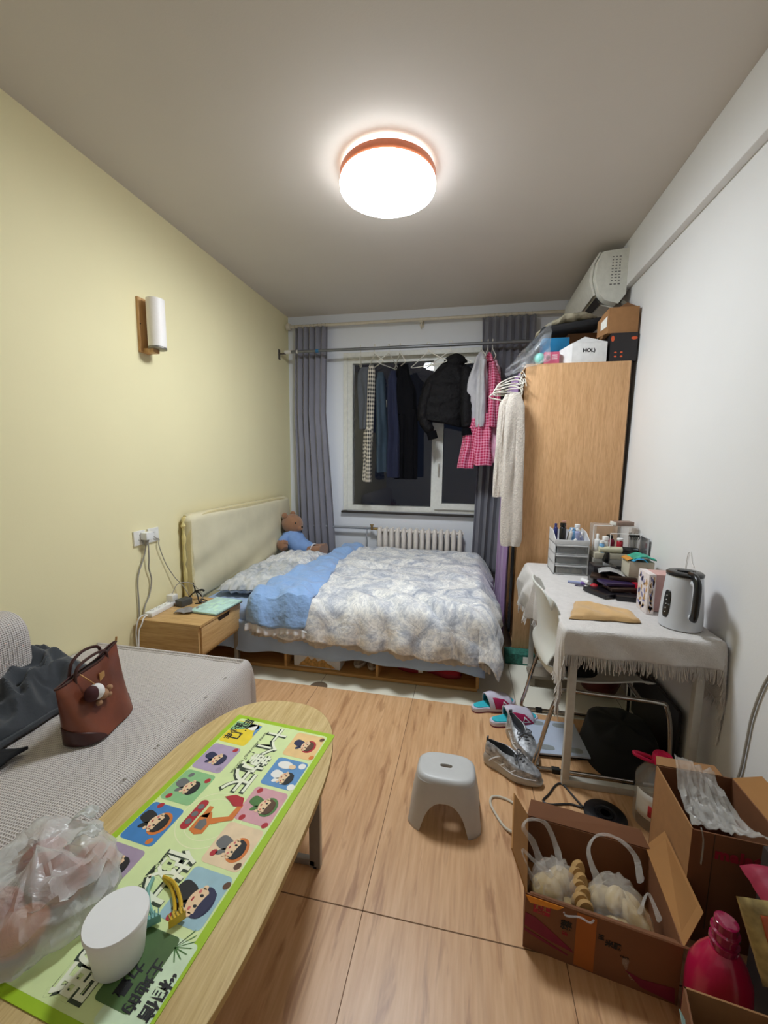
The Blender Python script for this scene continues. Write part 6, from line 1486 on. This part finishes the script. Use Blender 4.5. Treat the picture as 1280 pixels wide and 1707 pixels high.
for i, (x, y, z, r) in enumerate(((.28, 1.19, .09, (.05, .05, .055)), (.33, 1.23, .08, (.045, .045, .06)), (.29, 1.14, .06, (.05, .04, .05)), (.34, 1.16, .055, (.04, .05, .05)))):
    one('bread_roll', ball((x, y, z), r, ns=10, amp=.12), 'dough', ('pale roll high at the left in the left film bag', 'pale roll at the back of the left film bag', 'pale roll at the front in the left film bag', 'pale roll low at the right in the left film bag')[i], 'bread roll')
for i, (x, y, z, r, a) in enumerate(((.46, 1.12, .10, (.055, .03, .028), 20), (.50, 1.15, .12, (.06, .026, .026), -40), (.47, 1.18, .13, (.05, .026, .026), 60), (.52, 1.10, .09, (.05, .03, .03), -15), (.45, 1.21, .08, (.05, .04, .04), 10), (.51, 1.20, .07, (.05, .05, .05), 0))):
    one('dough_stick', ball((x, y, z), r, R=rotm(0, 15, a), ns=12, amp=.15), 'dough', ('pale dough stick at the front of the right film bag', 'long dough stick lying diagonally in the right film bag', 'upright-leaning dough stick in the right film bag', 'short dough stick near the right flap', 'thick dough piece at the back left of the right film bag', 'thick dough piece at the back right of the right film bag')[i], 'dough stick')
# ---- tall carton B
B0, B1, B2, B3 = V((.672, 1.225, 0)), V((.91, 1.205, 0)), V((.91, 1.475, 0)), V((.682, 1.485, 0)); HB = .36
CB = thing('tall_carton', (.85, 1.35, 0), 'tall open cardboard box with red lettering against the right wall', 'cardboard box')
fb_ = link('front_panel', panel(B0, B1, 0, HB), 'box_brown', CB); link('right_panel', panel(B1, B2, 0, HB), 'box_brown', CB); link('back_panel', panel(B2, B3, 0, HB), 'box_brown', CB); link('left_panel', panel(B3, B0, 0, HB), 'carton', CB)
upb = V((0, 0, HB))
link('back_flap', flap(B3+upb, B2+upb-V((.03, 0, 0)), B2+upb+V((-.04, .03, .012)), B3+upb+V((.01, .03, .012))), 'carton', CB)
link('right_flap', flap(B1+upb+V((0, .03, 0)), B2+upb, B2+upb+V((.07, -.02, .035)), B1+upb+V((.075, .03, .03))), 'box_inner', CB)
bd = (B1-B0).normalized()
text('malata', .046, B0+bd*.060+V((0, -.0015, HB-.073)), bd, (0, 0, 1), 'carton_print_red', fb_, 'lettering', offset=.0022, space=1.1)
link('seam_line', rings(MB(), [[B0+bd*(.055+q)+V((0, -.0006-o_y, z)) for z, q in ((.05, 0), (.05, .002), (HB, .002), (HB, 0))] for o_y in (0, .0004)]), 'dark_shadow_board', fb_)
link('carton_bottom', prism([(p.x*.98+.017, p.y*.98+.027) for p in (B0, B1, B2, B3)], .002, .006), 'carton', CB)
def pf_(u, v):
    p = B0.lerp(B1, .02+.75*u); q = B3.lerp(B2, .12+.42*u).lerp(p, .25)
    b = p.lerp(q, v); z = HB+.012+.075*v*v*(1-.5*u)-.03*sin(pi*v)+.014*nz(u*6, v*6)+.010*(1-abs(nz(u*9, v*5, 3))*3)
    return b+V((0, 0, z))
one('plastic_wrap', sheet(pf_, 24, 24), 'thin_film', 'clear plastic wrap bulging from the tall carton', 'plastic wrap', solid=.001)
one('film_strip', tube([B0+V((.02, -.004, HB+.012)), B0+V((.028, -.006, HB-.03)), B0+V((.028, -.006, HB-.10))], .004, smooth=4, flat=.4), 'clear_film_dense', 'narrow strip of clear film hanging down the front of the tall carton', 'film')
# ---- things at the bottom right
M('fuchsia', 'b01043', .3, vary=.06, vs=4, coat=.5); M('fuchsia_dark', '8f1036', .6, bump=.4, bs=30); M('foil_print', 'b5a06a', .35, vs=22, vary=.5, bump=.4, bs=20); M('foil_orange', 'b0512c', .4); M('grey_white', 'bfc6c4', .5); M('pale_teal', '9cc4c6', .5)
px_, py_ = .645, 1.005
Pk = thing('detergent_bottle', (px_, py_, 0), 'glossy fuchsia plastic bottle with ribbed neck standing behind the small carton', 'bottle')
link('body', lathe((px_, py_, 0), [(.062, .0), (.070, .01), (.072, .14), (.068, .18), (.054, .215), (.036, .243), (.031, .25)], n=44, sx=.95, sy=.85), 'fuchsia', Pk)
link('neck', lathe((px_, py_, 0), [(.026, .247), (.026, .262), (.030, .265), (.030, .271), (.025, .273), (.025, .290), (.029, .293), (.029, .299), (.024, .302), (.024, .322), (.020, .324), (.001, .324)], n=36), M('ruby_clear', '8f1742', .12, coat=.6), Pk)
t = thing('snack_packet', (.76, .99, .30), 'yellow printed foil snack packet leaning on the fuchsia bottle', 'snack packet')
def pk(u, v, d=0):
    a, b = u*2-1, v*2-1; e = max(0, (1-a*a)*(1-b*b))**.5
    return V((.618+.080*u+.060*v, .945-.015*u-.02*v, .455-.19*v+.02*u))+V((-.5, -.6, .3)).normalized()*(.020*e*(1 if not d else -1)+.003*nz(u*7, v*7))
mb = sheet(lambda u, v: pk(u, v), 16, 20); sheet(lambda u, v: pk(u, v, 1), 16, 20, mb=mb); link('pouch', mb, 'foil_print', t)
link('orange_print', sheet(lambda u, v: pk(.45+.35*u, .15+.6*v)+V((-.5, -.6, .3)).normalized()*.002, 8, 10), 'foil_orange', t, solid=.0006)
def fr2(u, v, d=0):
    a, b = u*2-1, v*2-1; e = max(0, (1-a**4)*(1-b**4))**.5
    return V((.672+.22*u+.01*v, 1.03-.02*u-.11*v, .452+.015*u-.02*v+(.035 if not d else -.02)*e+.004*nz(u*5, v*5)))
mb = sheet(lambda u, v: fr2(u, v), 22, 20); sheet(lambda u, v: fr2(u, v, 1), 22, 20, mb=mb)
one('fuchsia_pouch', mb, 'fuchsia_dark', 'matt fuchsia pouch lying above the snack packet', 'pouch')
one('white_case', bx((.705, .90, .415), (.055, .10, .12), .01, R=rotm(10, 12, -10)), 'grey_white', 'grey-white flat case at the right edge of the picture', 'case')
sp_ = thing('pouch_support', (.90, .95, 0), 'dark crate added to hold up the fuchsia pouch, beside the wall', 'support')  # dark box added as a support under the pouch
link('support', box(MB(), (.775, .78, 0), (.985, 1.12, .44), .006), M('support_dark', '2c211e', .7), sp_)
# small carton C in the foreground
Q0, Q1, Q2, Q3 = V((.475, .74, 0)), V((.66, .72, 0)), V((.675, .885, 0)), V((.515, .905, 0)); HC = .245
CC = thing('small_carton', (.58, .81, 0), 'small open cardboard box at the bottom edge of the picture', 'cardboard box')
link('front_panel', panel(Q0, Q1, 0, HC), 'box_brown', CC); link('right_panel', panel(Q1, Q2, 0, HC), 'box_brown', CC); link('back_panel', panel(Q2, Q3, 0, HC), 'carton', CC); link('left_panel', panel(Q3, Q0, 0, HC), 'box_brown', CC)
link('bottom_panel', prism([(p.x, p.y) for p in (Q0, Q1, Q2, Q3)], .002, .005), 'box_brown', CC)
one('teal_sheet', flap((.50, .78, .10), (.55, .76, .06), (.545, .80, .15), (.50, .885, .21), .003), 'pale_teal', 'pale teal card tip inside the small carton', 'card')
